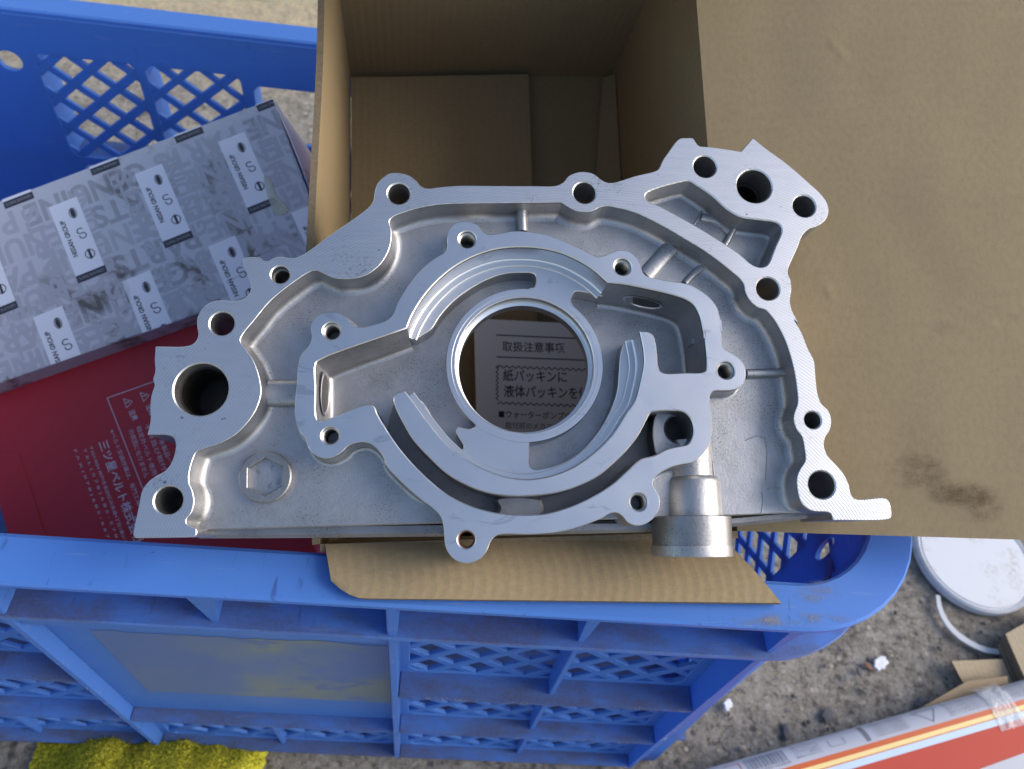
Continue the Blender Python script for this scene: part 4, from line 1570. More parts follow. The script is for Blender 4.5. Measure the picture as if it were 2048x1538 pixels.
    # threads in the cover bolt holes
    for i, (x, y) in enumerate(HS_HOLES):
        c = PF.loc(x, y)
        rr = 17.2 * PX
        mbt = MB()
        prof = [(rr + 0.0002, -0.0009)]
        z = -0.0009
        while z > -0.019:
            prof += [(rr - 0.0001, z - 0.0001), (rr - 0.0006, z - 0.0006), (rr - 0.0001, z - 0.0011)]
            z -= 0.00125
        lathe(mbt, prof, 28)
        mbt.v = [(a + c[0], b + c[1], d) for a, b, d in mbt.v]
        mbt.f = [f_[::-1] for f_ in mbt.f]
        mbt.build('threaded_hole', M['copper'] if i == 6 else M['thread'], root)
        if i != 6:
            mbd = MB()
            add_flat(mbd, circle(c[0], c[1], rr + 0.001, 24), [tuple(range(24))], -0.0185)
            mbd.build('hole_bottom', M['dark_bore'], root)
    # bottoms of the blind flange holes
    for (x, y, rr, dep, mt) in ((1410, 333, 23, 0.020, 'cast_dull'), (1608.6, 412, 23, 0.020, 'cast_dull'), (1643.8, 969.6, 27.5, 0.022, 'cast_dull'), (1508.7, 372, 35.5, 0.024, 'dark_bore'),
                                (337, 1000.7, 28, 0.022, 'dark_bore'), (402, 778.6, 53.5, 0.026, 'dark_bore'), (560.6, 549, 18, 0.016, 'thread'), (1625.6, 840, 17, 0.018, 'cast_dull')):
        mbd = MB()
        c = PF.loc(x, y)
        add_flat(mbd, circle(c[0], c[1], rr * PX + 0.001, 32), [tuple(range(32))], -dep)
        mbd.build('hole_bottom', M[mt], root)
    # inner step of the big oil bore and the oil gallery hole
    for (x, y, r0, r1, dep) in ((402, 778.6, 53.5, 47, 0.006), (560.6, 549, 18, 15, 0.004), (1508.7, 372, 35.5, 29, 0.012)):
        mbs = MB()
        c = PF.loc(x, y)
        prof = [(r0 * PX + 0.0003, -dep), (r1 * PX + 0.0002, -dep), (r1 * PX, -dep - 0.0003), (r1 * PX, -0.026)]
        lathe(mbs, prof, 40)
        mbs.v = [(a + c[0], b + c[1], d) for a, b, d in mbs.v]
        mbs.f = [f_[::-1] for f_ in mbs.f]
        mbs.build('bore_step', M['dark_bore'] if r0 > 20 else M['thread'], root)

    # ribbed pocket at the top right
    mb = MB()
    rr = 9 * PX
    hp = 64 * PX
    tl = ccw(L0(TRI), False)
    prof = [(0.0001, -0.0007), (0.0004, -hp + rr)] + [(0.0004 + rr * (1 - math.cos(a)), -hp + rr - rr * math.sin(a)) for a in np.linspace(0.3, math.pi / 2, 4)] + [(0.0004 + rr + 0.002, -hp - 0.0006)]
    strip(mb, tl, prof, 0, True)
    cap(mb, [ccw(offset(tl, -0.0015))], -hp, 0)
    mb.build('pocket', CM, root)

    def rib(pts, w0, w1, hgt, base, name='rib', mat=CM):
        """half-round rib along a line of photo points lying at depth base"""
        P = [np.array(PF.loc(x, y, base)) for x, y in pts]
        mbr = MB()
        n = 10
        vs = []
        m_ = len(P)
        for i, p in enumerate(P):
            e_ = P[min(i + 1, m_ - 1)] - P[max(i - 1, 0)]
            e_ /= np.linalg.norm(e_)
            s_ = np.array([-e_[1], e_[0]])
            w_i = (w0 + (w1 - w0) * i / (m_ - 1)) * PX
            for k in range(n + 1):
                a = math.pi * k / n
                sh = math.copysign(abs(math.cos(a)) ** 0.8, math.cos(a))
                q = p + s_ * (w_i * sh)
                vs.append((q[0], q[1], -base + hgt * math.sin(a) ** 0.8 - 0.0008))
        fs = [(i * (n + 1) + k, i * (n + 1) + k + 1, (i + 1) * (n + 1) + k + 1, (i + 1) * (n + 1) + k) for i in range(m_ - 1) for k in range(n)]
        mbr.add(vs, [f_[::-1] for f_ in fs])
        mbr.build(name, mat, root, angle=60)
    rib([(1043, 412), (1043, 440), (1044, 470)], 14, 13, 0.006, hd)
    rib(A4([(800, 840), (720, 930), (630, 1030)]), 19, 19, 0.0028, hd)
    rib(A4([(1000, 975), (945, 1020), (890, 1080)]), 9, 8, 0.0022, hd)
    rib(A6([(1170, 312), (1050, 318), (915, 322)]), 10.5, 11, 0.0042, hd)
    rib(A2([(880, 435), (960, 435), (1050, 435)]), 29, 29, 0.0042, hd)
    rib(A4([(1010, 590), (960, 680), (900, 740)]), 3, 3, 0.0012, hp)
    rib(A4([(1210, 720), (1170, 800), (1140, 850)]), 8, 8, 0.0025, hp)
    rib(A4([(1000, 640), (1100, 660), (1200, 760)]), 10, 10, 0.0020, hp)
    for pts in ([(1524, 985), (1526, 1005), (1523, 1028)], [(1492, 880), (1512, 872), (1530, 876), (1534, 900), (1532, 960)], [(1535, 978), (1560, 976), (1586, 977)], [(1420, 880), (1428, 950)]):
        rib(pts, 1.6, 1.6, 0.00115, hd, 'parting_line')
    # hexagon socket plug
    plug = MB()
    hp_ = hd
    c = PF.loc(534, 955, hp_)
    kk = 0.30 / F
    hx = [(c[0] + 37 * kk * math.sin(math.radians(60 * i - 3)), c[1] + 37 * kk * math.cos(math.radians(60 * i - 3))) for i in range(6)]
    prism(plug, circle(*c, 50 * kk, 56), [hx], -hd + 0.0034, -hd - 0.001, 0.0005, 0, 0, 0.0003)
    po = plug.build('hex_plug', M['cast_dull'], root)
    fb = MB()
    add_flat(fb, [(c[0] + (p[0] - c[0]) * 1.05, c[1] + (p[1] - c[1]) * 1.05) for p in hx][::-1], [tuple(range(6))], -hd + 0.0002)
    fb.build('socket_floor', CM, po)
    tx = MB()
    for s_, dx, dy, an in (('9', -17, 4, 25), ('6', 2, -20, -15), ('6', 18, -12, -20), ('r', 8, 12, 10)):
        a = math.radians(an)
        p = np.array([c[0] + dx * kk, c[1] + dy * kk])
        q = p + np.array([math.cos(a), math.sin(a)]) * 6.5 * kk
        vs, fs = text_geo(s_, 0.0)
        text_on(tx, s_, p, q, 11 * kk, -hd + 0.00042)
    tx.build('cast_digits', M['cast_dull'], po)

    # oil pick-up spout: neck, sleeve, collar and end ring along -v
    ax_z = -0.0150

    def tube(name, y0, y1, prof, mat, x=1391):
        """prof = (fraction of the way, radius in photo px)"""
        mbt = MB()
        pa_, pb_ = np.array(PF.loc(x, y0, 0.010)), np.array(PF.loc(x + 2, y1, 0.010))
        n = 56
        vs = []
        for f_, r_ in prof:
            p = pa_ * (1 - f_) + pb_ * f_
            for k in range(n):
                a = 2 * math.pi * k / n
                vs.append((p[0] + r_ * PX * math.cos(a), p[1], ax_z + r_ * PX * math.sin(a)))
        fs = [(i * n + k, i * n + (k + 1) % n, (i + 1) * n + (k + 1) % n, (i + 1) * n + k) for i in range(len(prof) - 1) for k in range(n)]
        mbt.add(vs, fs)
        return mbt.build(name, mat, root, angle=40)
    tube('spout_neck', 880, 960, [(0, 45), (0.5, 46), (1, 47)], CM, 1386)
    tube('spout_sleeve', 950, 1040, [(0, 40), (0.02, 48), (0.06, 53.5), (0.14, 57), (0.6, 58.5), (1, 59)], CM, 1392)
    tube('spout_collar', 1032, 1110, [(0, 55), (0.0, 78), (0.02, 80), (0.75, 80), (0.76, 80)], M['cast_dull'], 1390)
    tube('spout_end_ring', 1090, 1113, [(0, 79), (0.05, 81), (0.85, 81.5), (1.0, 80.5), (1.0, 66), (0.2, 66)], CM, 1390)


def strip_side(pl, target=None):
    """True if the right hand side of the polyline faces target (default: the pump centre)"""
    t = np.array(PF.loc(1050, 750) if target is None else target)
    nn = normals2(pl, False)
    P = np.array(pl)
    return float((nn * (t - P)).sum(1).mean()) > 0


build_pump()

# ------------------------------------------------------------------ things on the ground at the right
M['white_plastic'] = mat_plain('white_plastic', (0.62, 0.63, 0.66), 0.45, 0, 0.25, 30, 0.0003)


def build_lid():
    z = 0.007
    pts = [on_z(*p, z)[:2] for p in ((1832, 1090), (1885, 1178), (2000, 1228))]
    A = np.array([[2 * (pts[1] - pts[0])[0], 2 * (pts[1] - pts[0])[1]], [2 * (pts[2] - pts[0])[0], 2 * (pts[2] - pts[0])[1]]])
    b = np.array([pts[1] @ pts[1] - pts[0] @ pts[0], pts[2] @ pts[2] - pts[0] @ pts[0]])
    c = np.linalg.solve(A, b)
    R = float(np.linalg.norm(pts[0] - c))
    mb = MB()
    prof = [(0.0001, z), (R * 0.90, z), (R * 0.91, z - 0.0012), (R * 0.925, z - 0.0012), (R * 0.935, z), (R * 0.955, z + 0.0003), (R * 0.962, z - 0.0012), (R * 0.972, z - 0.0012), (R * 0.98, z), (R * 0.992, z - 0.0004), (R, z - 0.002), (R * 1.001, 0.0), (R * 0.97, 0.0)]
    lathe(mb, prof, 128)
    mb.f = [f[::-1] for f in mb.f] if False else mb.f
    m = Mat('dirty_white_plastic', (0.58, 0.60, 0.64), 0.4, 0, 0.5)
    cc = m.coords('Object')
    m.tint(m.mul(m.ramp(m.noise(cc, 45, 5, 0.65), 0.55, 0.7, 0, 0.7), m.ramp(m.noise(cc, 300, 3), 0.4, 0.6)), (0.28, 0.25, 0.20))
    o = mb.build('bucket_lid', m.m)
    o.location = (c[0], c[1], 0.001)
    # orient faces outward
    me = o.data
    bm = bmesh.new()
    bm.from_mesh(me)
    bmesh.ops.recalc_face_normals(bm, faces=bm.faces[:])
    bm.to_mesh(me)
    bm.free()
    tag(o, 'round white plastic lid with a dirty rim, lying on the concrete', 'lid')


build_lid()


def ribbon(name, pts, w, th, mat, z=0.004):
    P = catmull(pts, False, 5)
    W3 = [on_z(p[0], p[1], z) for p in P]
    mb = MB()
    vs = []
    n = len(W3)
    for i, p in enumerate(W3):
        e = W3[min(i + 1, n - 1)] - W3[max(i - 1, 0)]
        e[2] = 0
        e /= np.linalg.norm(e)
        s = np.array([-e[1], e[0], 0])
        ww = w * (0.6 + 0.4 * math.sin(math.pi * (i + 1) / (n + 1)) + 0.18 * noise.noise(Vector((i * 0.7, 0, 0))))
        vs += [p + s * ww / 2 - (0, 0, th), p + s * ww / 2, p - s * ww / 2, p - s * ww / 2 - (0, 0, th)]
    fs = []
    for i in range(n - 1):
        for k in range(4):
            fs.append((i * 4 + k, i * 4 + (k + 1) % 4, (i + 1) * 4 + (k + 1) % 4, (i + 1) * 4 + k))
    mb.add(vs, [f[::-1] for f in fs] + [(0, 1, 2, 3), tuple(4 * (n - 1) + k for k in (3, 2, 1, 0))])
    return mb.build(name, mat)


ms = Mat('translucent_plastic', (0.50, 0.52, 0.55), 0.35, 0, 0.5)
o = ribbon('plastic_strip', [(1876, 1190), (1880, 1215), (1893, 1243), (1915, 1268), (1945, 1288), (1975, 1300), (2005, 1303), (2030, 1301)], 0.0052, 0.002, ms.m)
tag(o, 'curved strip of cloudy plastic on the concrete beside the white lid', 'plastic strip')

# paint flecks
mp = Mat('white_paint', (0.74, 0.74, 0.76), 0.7)
mp.bump(mp.noise(mp.coords('Object'), 400, 4), 0.001, 0.8)
for (x, y, r, nm) in ((1762, 1326, 17, 'large white paint fleck on the concrete between crate corner and lid'), (1457, 1408, 12, 'small white paint fleck on the concrete close to the crate fin')):
    pts = []
    for k in range(22):
        a = 2 * math.pi * k / 22
        q = r * (0.75 + 0.45 * noise.noise(Vector((math.cos(a) * 1.6, math.sin(a) * 1.6, x))))
        pts.append(tuple(on_z(x + q * math.cos(a), y + 1.15 * q * math.sin(a), 0.003)[:2]))
    mb = MB()
    prism(mb, pts, [], 0.0032, 0.000, 0.0004, 0, 0)
    tag(mb.build('paint_fleck', mp.m), nm, 'paint fleck', 'white paint flecks on the concrete')

# small stones sunk in the concrete
mst = mat_plain('grey_stone', (0.13, 0.125, 0.125), 0.85, 0, 0.5, 200, 0.0004)
stone_spots = [(1660, 1430, 15, 'flat grey stone beside the striped carton, the one nearest its barcode'), (1575, 1462, 13, 'flat grey stone between the crate base and the striped carton'), (1738, 1333, 9, 'brown pebble touching the large white paint fleck'),
               (1845, 1405, 14, 'flat grey stone at the tip of the brown card wedge'), (1720, 1345, 8, 'small dark pebble left of the brown pebble')]
for i, (x, y, r, nm) in enumerate(stone_spots):
    c = on_z(x, y, 0.001)
    s = r * 0.57 / F
    bm = bmesh.new()
    bmesh.ops.create_icosphere(bm, subdivisions=2, radius=1.0)
    for v in bm.verts:
        k = 1 + 0.35 * noise.noise(v.co * 1.3 + Vector((i * 7, 0, 0)))
        v.co = Vector((v.co.x * s * 1.3 * k, v.co.y * s * 0.85 * k, v.co.z * s * 0.35 * k))
    me = bpy.data.meshes.new('stone')
    bm.to_mesh(me)
    bm.free()
    me.materials.append(mst if i != 2 else mat_plain('brown_stone', (0.22, 0.13, 0.09), 0.8, 0, 0.4, 200))
    o = bpy.data.objects.new('stone', me)
    COL.objects.link(o)
    o.location = c
    o.rotation_euler = (0, 0, i * 1.1 + 0.4)
    tag(o, nm, 'stone', 'loose stones on the concrete')


# ------------------------------------------------------------------ striped carton at bottom right
def build_striped():
    root = thing('striped_carton', 'long orange red carton with white printed edge and yellow stripes on the concrete', 'carton')
    zt = 0.030
    a, b = on_z(1562, 1538, zt), on_z(2048, 1398, zt)            # line between the white edge and the stripes
    e = (b - a) / np.linalg.norm(b - a)
    s = np.array([e[1], -e[0], 0])                               # towards the viewer
    A = a - e * 0.10
    Bp = b + e * 0.12
    Ltot = float(np.linalg.norm(Bp - A))
    R = 0.0175
    # cross-section: (offset towards the viewer, height)
    arc = [(-R * math.sin(t) * 0.78, zt - R * 0.75 * (1 - math.cos(t))) for t in np.linspace(0, math.pi / 2, 10)]
    base = [(arc[-1][0], 0.003)]
    cs = base + arc[::-1]                                         # from the bottom at the back up to the stripes
    red = Mat('orange_red_board', (0.46, 0.05, 0.028), 0.55, 0, 0.3)
    red.tint(red.ramp(red.noise(red.coords('Object'), 9, 3), 0.4, 0.7, 0, 0.4), (0.40, 0.05, 0.035))
    wht = mat_plain('white_gloss_board', (0.43, 0.44, 0.49), 0.30, 0, 0.05, 20)
    org = mat_plain('orange_stripe', (0.52, 0.10, 0.02), 0.3, 0, 0.1)
    yel = mat_plain('yellow_stripe', (0.80, 0.62, 0.26), 0.3, 0, 0.1)
    sky_ = mat_plain('pale_blue_stripe', (0.50, 0.62, 0.74), 0.3, 0, 0.1)

    def loft(name, sec, mat, x0=0.0, x1=None, lift=0.0):
        x1 = Ltot if x1 is None else x1
        mb = MB()
        n = len(sec)
        for x in (x0, x1):
            mb.v += [tuple(A + e * x + s * u + np.array([0, 0, h + lift - A[2]])) for u, h in sec]
        mb.f = [(i, n + i, n + i + 1, i + 1) for i in range(n - 1)]
        mb.m = [0] * (n - 1)
        return mb.build(name, mat, root, angle=50)
    loft('printed_edge', cs, wht)
    ws = [(0.0, 0.0036, org), (0.0036, 0.0066, yel), (0.0066, 0.0073, org), (0.0073, 0.0118, sky_)]
    for u0, u1, mt in ws:
        loft('stripe', [(u0, zt), (u1, zt)], mt)
    loft('carton_top', [(0.0118, zt), (0.150, zt), (0.150, 0.003)], red.m)
    # pale flash on the red face
    mb = MB()
    q = [on_z(*p, zt + 0.0002) for p in ((1960, 1538), (2048, 1506), (2120, 1500), (2120, 1545), (2010, 1575))]
    mb.add(q, [(4, 3, 2, 1, 0)])
    mb.build('pale_flash', wht, root)
    for x in (0.0, Ltot):
        mb = MB()
        sec = cs + [(0.150, zt), (0.150, 0.003)]
        p = [tuple(A + e * x + s * u + np.array([0, 0, h - A[2]])) for u, h in sec]
        mb.add(p, [tuple(range(len(p)))[::(1 if x == 0 else -1)]])
        mb.build('end_panel', wht, root)
    # print on the rounded edge: wrap (x along, y up the curve) onto the section
    pts = [np.array(p) for p in cs[::-1]]
    acc = [0.0]
    for p, q in zip(pts[:-1], pts[1:]):
        acc.append(acc[-1] + float(np.linalg.norm(q - p)))

    def wrap(x, y):
        y = y * 0.72 if y > 0 else y
        i = max(0, min(len(pts) - 2, int(np.searchsorted(acc, y)) - 1))
        f = (y - acc[i]) / (acc[i + 1] - acc[i])
        u, h = pts[i] * (1 - f) + pts[i + 1] * f
        d = pts[i + 1] - pts[i]
        nrm = np.array([-abs(d[1]), abs(d[0])]) / np.linalg.norm(d)
        u, h = u + nrm[0] * 0.00018, h + nrm[1] * 0.00018
        return tuple(A + e * x + s * u + np.array([0, 0, h - A[2]]))

    def xof(px, py):
        return float((on_z(px, py, zt - 0.004) - A) @ e)
    ink = MB()

    def put(vs, fs):
        ink.add([wrap(*v) for v in vs], fs)

    def rect(x0, x1, y0, y1):
        n = 6
        vs = [(x, y) for y in np.linspace(y0, y1, n) for x in (x0, x1)]
        put(vs, [(2 * i, 2 * i + 1, 2 * i + 3, 2 * i + 2) for i in range(n - 1)])

    def txt(st, x0, y0, w, h, vertical=False, bold=0.0):
        vs, fs = text_geo(st, bold)
        xs = [v[0] for v in vs]
        ys = [v[1] for v in vs]
        mx, my = min(xs), min(ys)
        kx, ky = w / (max(xs) - mx), h / max(max(ys) - my, 1e-6)
        if vertical:
            put([(x0 + (v[1] - my) * ky * 1.0, y0 + (max(xs) - v[0]) * kx) for v in vs], fs)
        else:
            put([(x0 + (v[0] - mx) * kx, y0 + (v[1] - my) * ky) for v in vs], fs)
    xb = xof(1490, 1532)
    random.seed(4)
    x = xb
    while x < xb + 0.0315:
        w = random.choice((0.0005, 0.0009, 0.0013))
        rect(x, x + w, 0.0055, 0.0190)
        x += w + random.choice((0.0006, 0.0009, 0.0012))
    txt('4 985329 102024', xb + 0.001, 0.0025, 0.031, 0.0022)
    bx = xof(1560, 1515)
    rows = [('使用上の注意をよく', 0.017), ('読んでから正しく', 0.0145), ('お使いください。火気', 0.012), ('のある所では使用し', 0.0095), ('ないこと。保管及び', 0.007), ('廃棄の方法を守る', 0.0045)]
    bx = xof(1582, 1508)
    for st, y in rows:
        txt(st, bx + 0.001, y, 0.021, 0.0015)
    cx = xof(1655, 1490)
    rect(cx, cx + 0.0004, 0.006, 0.014)
    rect(cx, cx + 0.012, 0.006, 0.0063)
    rect(cx + 0.012, cx + 0.0124, 0.006, 0.014)
    tx0 = xof(1722, 1470)
    rect(tx0, tx0 + 0.0038, 0.002, 0.021)
    for k in range(7):
        txt('この製品は必ず取扱説明書に', tx0 + 0.008, 0.0185 - k * 0.0025, 0.030, 0.0014)
    wx = xof(1830, 1440)
    for i in range(3):
        P = [(wx, 0.018), (wx + 0.020, 0.018), (wx + 0.011, 0.003)]
        p, q = np.array(P[i]), np.array(P[(i + 1) % 3])
        d = (q - p) / np.linalg.norm(q - p)
        nn = np.array([-d[1], d[0]]) * 0.0004
        vs = []
        for t in np.linspace(0, 1, 6):
            c = p * (1 - t) + q * t
            vs += [tuple(c - nn), tuple(c + nn)]
        put(vs, [(2 * j, 2 * j + 2, 2 * j + 3, 2 * j + 1) for j in range(5)])
    hx = wx + 0.027
    for c0 in range(2):
        for k in range(7):
            txt('警告 火気厳禁 換気をよくする' if k % 2 else '目に入った時は直ちに医師に', hx + c0 * 0.046, 0.0185 - k * 0.0025, 0.042, 0.0014)
    mi = Mat('print_grey_ink', (0.16, 0.165, 0.19), 0.4)
    ink.build('printed_text', mi.m, root)
    st = MB()
    ink, sv = st, ink
    rx = xof(1450, 1545)
    for (x0, x1, y0, y1) in ((rx, rx + 0.012, 0.0165, 0.0172), (rx, rx + 0.012, 0.0075, 0.0082), (rx + 0.0113, rx + 0.012, 0.0075, 0.0172)):
        n = 6
        st.add([wrap(xx, yy) for yy in np.linspace(y0, y1, n) for xx in (x0, x1)], [(2 * i, 2 * i + 1, 2 * i + 3, 2 * i + 2) for i in range(n - 1)])
    st.build('red_stamp', org, root)
    # clear tape
    mt = Mat('clear_tape', (0.80, 0.80, 0.80), 0.12, 0, 0.6)
    mt.b.inputs['Alpha'].default_value = 0.38
    mt.bump(mt.noise(mt.coords('Object', scale=(1, 1, 1)), 180, 3, 0.5, 1.0), 0.002, 0.8)
    x0 = xof(1958, 1400)
    x1 = xof(2012, 1385)
    mb = MB()
    rowsv = []
    nx, ny = 10, 16
    for j in range(ny):
        for i in range(nx):
            f, g_ = j / (ny - 1), i / (nx - 1)
            yy = -0.016 + f * 0.043
            pinch = 0.0022 * math.sin(f * math.pi) * (1 - 2 * g_)
            xx = x0 + (x1 - x0) * g_ + pinch + 0.0012 * noise.noise(Vector((j * 0.6, 0, 4)))
            lift = 0.0006 + 0.0012 * max(0, noise.noise(Vector((i * 0.5, j * 0.45, 9)))) + 0.006 * max(0, f - 0.55)
            if yy < 0:
                p = A + e * xx + s * (-yy) + np.array([0, 0, zt - A[2]])
                p[2] += lift
            else:
                p = np.array(wrap(xx, min(yy, acc[-1] - 0.001) / 0.72))
                p = p + np.array([0, 0, 1]) * lift - s * lift
            rowsv.append(tuple(p))
    mb.add(rowsv, [(j * nx + i, j * nx + i + 1, (j + 1) * nx + i + 1, (j + 1) * nx + i) for j in range(ny - 1) for i in range(nx - 1)])
    mb.build('clear_tape', mt.m, root, angle=80)


build_striped()


# ------------------------------------------------------------------ cardboard scraps
def flat_piece(name, pix, z, th, mats, label, cat, group=None, tilt=None):
    zs = tilt or [z] * 4
    c = [on_z(p[0], p[1], zz_) for p, zz_ in zip(pix, zs)]
    o = sheet(name, bilinear(c[0], c[1], c[2], c[3], 8, 8), th, mats, flip=False)
    if o.data.polygons[0].normal.z < 0:
        COL.objects.unlink(o)
        o = sheet(name, bilinear(c[1], c[0], c[3], c[2], 8, 8), th, mats, flip=False)
    return tag(o, label, cat, group)


KS = [mat_card('pale_kraft', (0.42, 0.34, 0.23)).m] * 2 + [M['kraft_edge']]
flat_piece('card_scrap', [(1903, 1322), (2005, 1318), (2035, 1385), (1930, 1372)], 0.006, 0.002, KS, 'pale brown paper scrap under the clear tape on the concrete', 'cardboard', None, [0.012, 0.010, 0.004, 0.006])
flat_piece('card_wedge', [(1800, 1440), (1935, 1362), (2015, 1352), (2020, 1400)], 0.03, 0.002, [mat_card('wedge_kraft', (0.36, 0.27, 0.17)).m] * 2 + [M['kraft_edge']],
           'thin brown card wedge tucked along the white edge of the striped carton', 'cardboard', None, [0.012, 0.016, 0.018, 0.010])
for k, (z, dx, dy, nm) in enumerate(((0.006, -12, 18, 'bottom'), (0.012, -4, 6, 'middle'), (0.018, 3, -4, 'top'))):
    flat_piece('corrugated_piece', [(2008 + dx, 1272 + dy), (2110 + dx, 1215 + dy), (2190 + dx, 1345 + dy), (2062 + dx, 1395 + dy)], z, 0.0045, KS,
               nm + ' piece of the corrugated cardboard stack at the right edge', 'cardboard', 'corrugated offcuts at the right edge')


# ------------------------------------------------------------------ yellow towel in front of the crate
def build_towel():
    m = Mat('yellow_terry', (0.62, 0.58, 0.06), 0.95, 0, 0.1)
    c = m.coords('Object')
    m.tint(m.ramp(m.noise(c, 500, 3), 0.4, 0.62), (0.40, 0.38, 0.03))
    m.tint(m.ramp(m.noise(c, 30, 3), 0.45, 0.7, 0, 0.6), (0.44, 0.43, 0.05))
    m.bump(m.voronoi(c, 900), 0.0009, 0.8)
    base = [on_z(60, 1560, 0.0), on_z(560, 1560, 0.0)]
    x0, x1 = base[0][0] - 0.002, base[1][0] - 0.012
    y0, y1 = 0.035, 0.117
    nx, ny = 220, 130
    G = []
    for j in range(ny):
        for i in range(nx):
            u, v = i / (nx - 1), j / (ny - 1)
            x, y = x0 + (x1 - x0) * u, y0 + (y1 - y0) * v
            eu = 1 - (max(0, (u - 0.72) / 0.28)) ** 2.5
            ev = 1 - (max(0, (v - 0.45) / 0.55)) ** 2.2
            el = min(1, u / 0.35)
            edge = max(0, eu) ** 0.5 * max(0, ev) ** 0.5 * (0.10 + 0.90 * el * el * (3 - 2 * el))
            edge *= 0.92 + 0.12 * noise.noise(Vector((x * 22, y * 12, 1)))
            h = 0.037 * edge + 0.002 * noise.noise(Vector((x * 45, y * 45, 0))) * min(1, edge * 3)
            h += 0.0004 * noise.noise(Vector((x * 420, y * 420, 2))) + 0.0011 * noise.noise(Vector((x * 1100, y * 1100, 5)))
            G.append((x + 0.0015 * noise.noise(Vector((x * 300, y * 300, 8))), y + 0.004 * noise.noise(Vector((x * 60, 3, 0))), max(h, 0.0) + 0.0006))
    mb = MB()
    mb.add(G, [(j * nx + i, j * nx + i + 1, (j + 1) * nx + i + 1, (j + 1) * nx + i) for j in range(ny - 1) for i in range(nx - 1)])
    o = mb.build('towel', m.m, angle=180)
    tag(o, 'crumpled yellow terry towel on the ground below the crate front', 'towel')
    rnd = random.Random(3)
    lp = MB()
    for _ in range(14000):
        k = rnd.randrange(nx * (ny - 1))
        p = np.array(G[k])
        if k % nx == nx - 1 or p[2] < 0.002:
            continue
        a, b_ = np.array(G[k + 1]) - p, np.array(G[k + nx]) - p
        nn = np.cross(a, b_)
        nn /= max(np.linalg.norm(nn), 1e-9)
        t1 = a / max(np.linalg.norm(a), 1e-9)
        t2 = np.cross(nn, t1)
        th = rnd.uniform(0, 6.28)
        d1 = (t1 * math.cos(th) + t2 * math.sin(th)) * rnd.uniform(0.00025, 0.00045)
        d2 = np.cross(nn, d1)
        tip = p + nn * rnd.uniform(0.0006, 0.0015) + d2 * rnd.uniform(-1.5, 1.5)
        lp.add([p - d1, p + d1 * 0.5 + d2, p + d1 * 0.5 - d2, tip + d1 * 0.6, tip - d1 * 0.6], [(0, 1, 3, 4), (1, 2, 3), (2, 0, 4, 3)])
    lo = lp.build('terry_loops', m.m, o, angle=180)
    lo['kind'] = 'stuff'


build_towel()


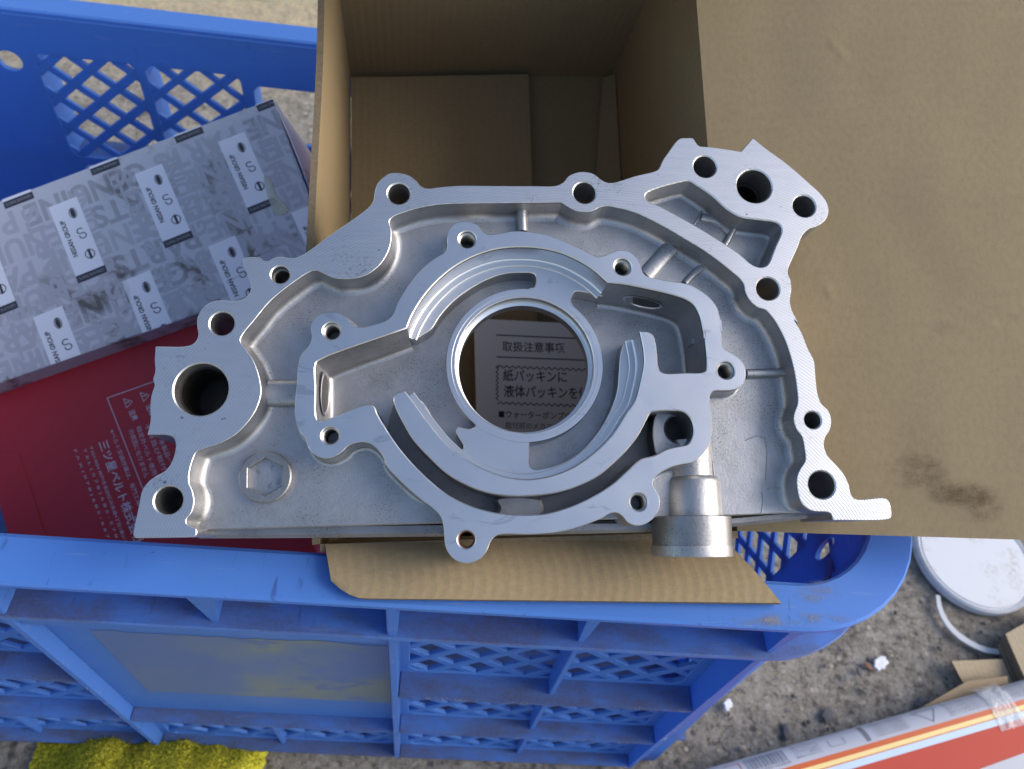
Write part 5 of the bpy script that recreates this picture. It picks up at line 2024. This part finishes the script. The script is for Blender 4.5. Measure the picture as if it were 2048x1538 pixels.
# ------------------------------------------------------------------ loose gravel on the concrete
def build_gravel():
    rnd = random.Random(11)
    cols = [mat_plain('gravel_grey', (0.20, 0.185, 0.165), 0.9, 0, 0.5, 300), mat_plain('gravel_dark', (0.095, 0.09, 0.09), 0.85, 0, 0.4, 300), mat_plain('gravel_tan', (0.36, 0.31, 0.24), 0.9, 0, 0.4, 300)]
    bm = bmesh.new()
    bmesh.ops.create_icosphere(bm, subdivisions=1, radius=1.0)
    bv = [v.co.copy() for v in bm.verts]
    bf = [[v.index for v in f.verts] for f in bm.faces]
    bm.free()
    mb = MB()
    for k in range(420):
        if k < 300:
            px, py = rnd.uniform(1330, 2060), rnd.uniform(1060, 1545)
        else:
            px, py = rnd.uniform(40, 660), rnd.uniform(-20, 340)
        p = on_z(px, py, 0.0005)
        s_ = min(rnd.expovariate(1 / 0.0006) + 0.0005, 0.0024)
        a = rnd.uniform(0, 6.28)
        q = []
        for v in bv:
            k2 = 1 + 0.45 * noise.noise(v * 1.7 + Vector((k * 3.1, 0, 0)))
            x, y, z = v.x * 1.25 * k2 * s_, v.y * 0.9 * k2 * s_, v.z * 0.55 * k2 * s_
            q.append((p[0] + x * math.cos(a) - y * math.sin(a), p[1] + x * math.sin(a) + y * math.cos(a), p[2] + z))
        mb.add(q, bf, rnd.choice((0, 0, 0, 1, 2)))
    o = mb.build('gravel', cols, angle=30)
    tag(o, 'loose fine gravel scattered over the concrete', 'gravel', kind='stuff')


build_gravel()


# ------------------------------------------------------------------ lint and frayed plastic along the crate edges
def build_lint():
    rnd = random.Random(5)
    m = mat_plain('pale_lint', (0.46, 0.47, 0.48), 0.9, 0, 0.3, 200)
    mb = MB()

    def sliver(p, L):
        d = np.array([rnd.uniform(-1, 1), rnd.uniform(-1, 1), rnd.uniform(-0.2, 1)])
        d /= np.linalg.norm(d)
        e = np.cross(d, [rnd.uniform(-1, 1), rnd.uniform(-1, 1), rnd.uniform(-1, 1)])
        e = e / max(np.linalg.norm(e), 1e-6) * rnd.uniform(0.00008, 0.0002)
        f = np.cross(d, e)
        p = np.array(p)
        mb.add([p - e, p + e, p + f, p + d * L], [(0, 1, 3), (1, 2, 3), (2, 0, 3)])
    yf = 0.1092
    for fx in (-0.175, -0.0165, 0.146):
        for _ in range(130):
            z = rnd.uniform(0.02, 0.258)
            if noise.noise(Vector((z * 55, fx * 40, 0))) > -0.1:
                sliver((fx + rnd.uniform(-0.0016, 0.0016), yf, z), rnd.uniform(0.0004, 0.0012))
    for z in (0.1665, 0.087):
        for _ in range(170):
            x = rnd.uniform(-0.012, 0.14)
            if noise.noise(Vector((x * 60, z * 40, 3))) > 0.0:
                sliver((x, yf + rnd.uniform(0, 0.0012), z - 0.0003), rnd.uniform(0.0004, 0.0012))
    for _ in range(420):
        px = rnd.gauss(1575, 55)
        py = 1250 - abs(rnd.gauss(0, 9)) - (px - 1540) * 0.02
        p = on_z(px, py, RIM)
        if p[1] > 0.1087:
            sliver((p[0], p[1], RIM - 0.0003), rnd.uniform(0.0003, 0.0010))
    for _ in range(200):
        px = rnd.uniform(0, 1480)
        sliver(tuple(on_z(px, 1168 + px * 0.0577 - 1.0, RIM - 0.001)), rnd.uniform(0.0002, 0.0006))
    o = mb.build('edge_lint', m, bpy.data.objects['plastic_crate'], angle=20)
    o['kind'] = 'stuff'


build_lint()
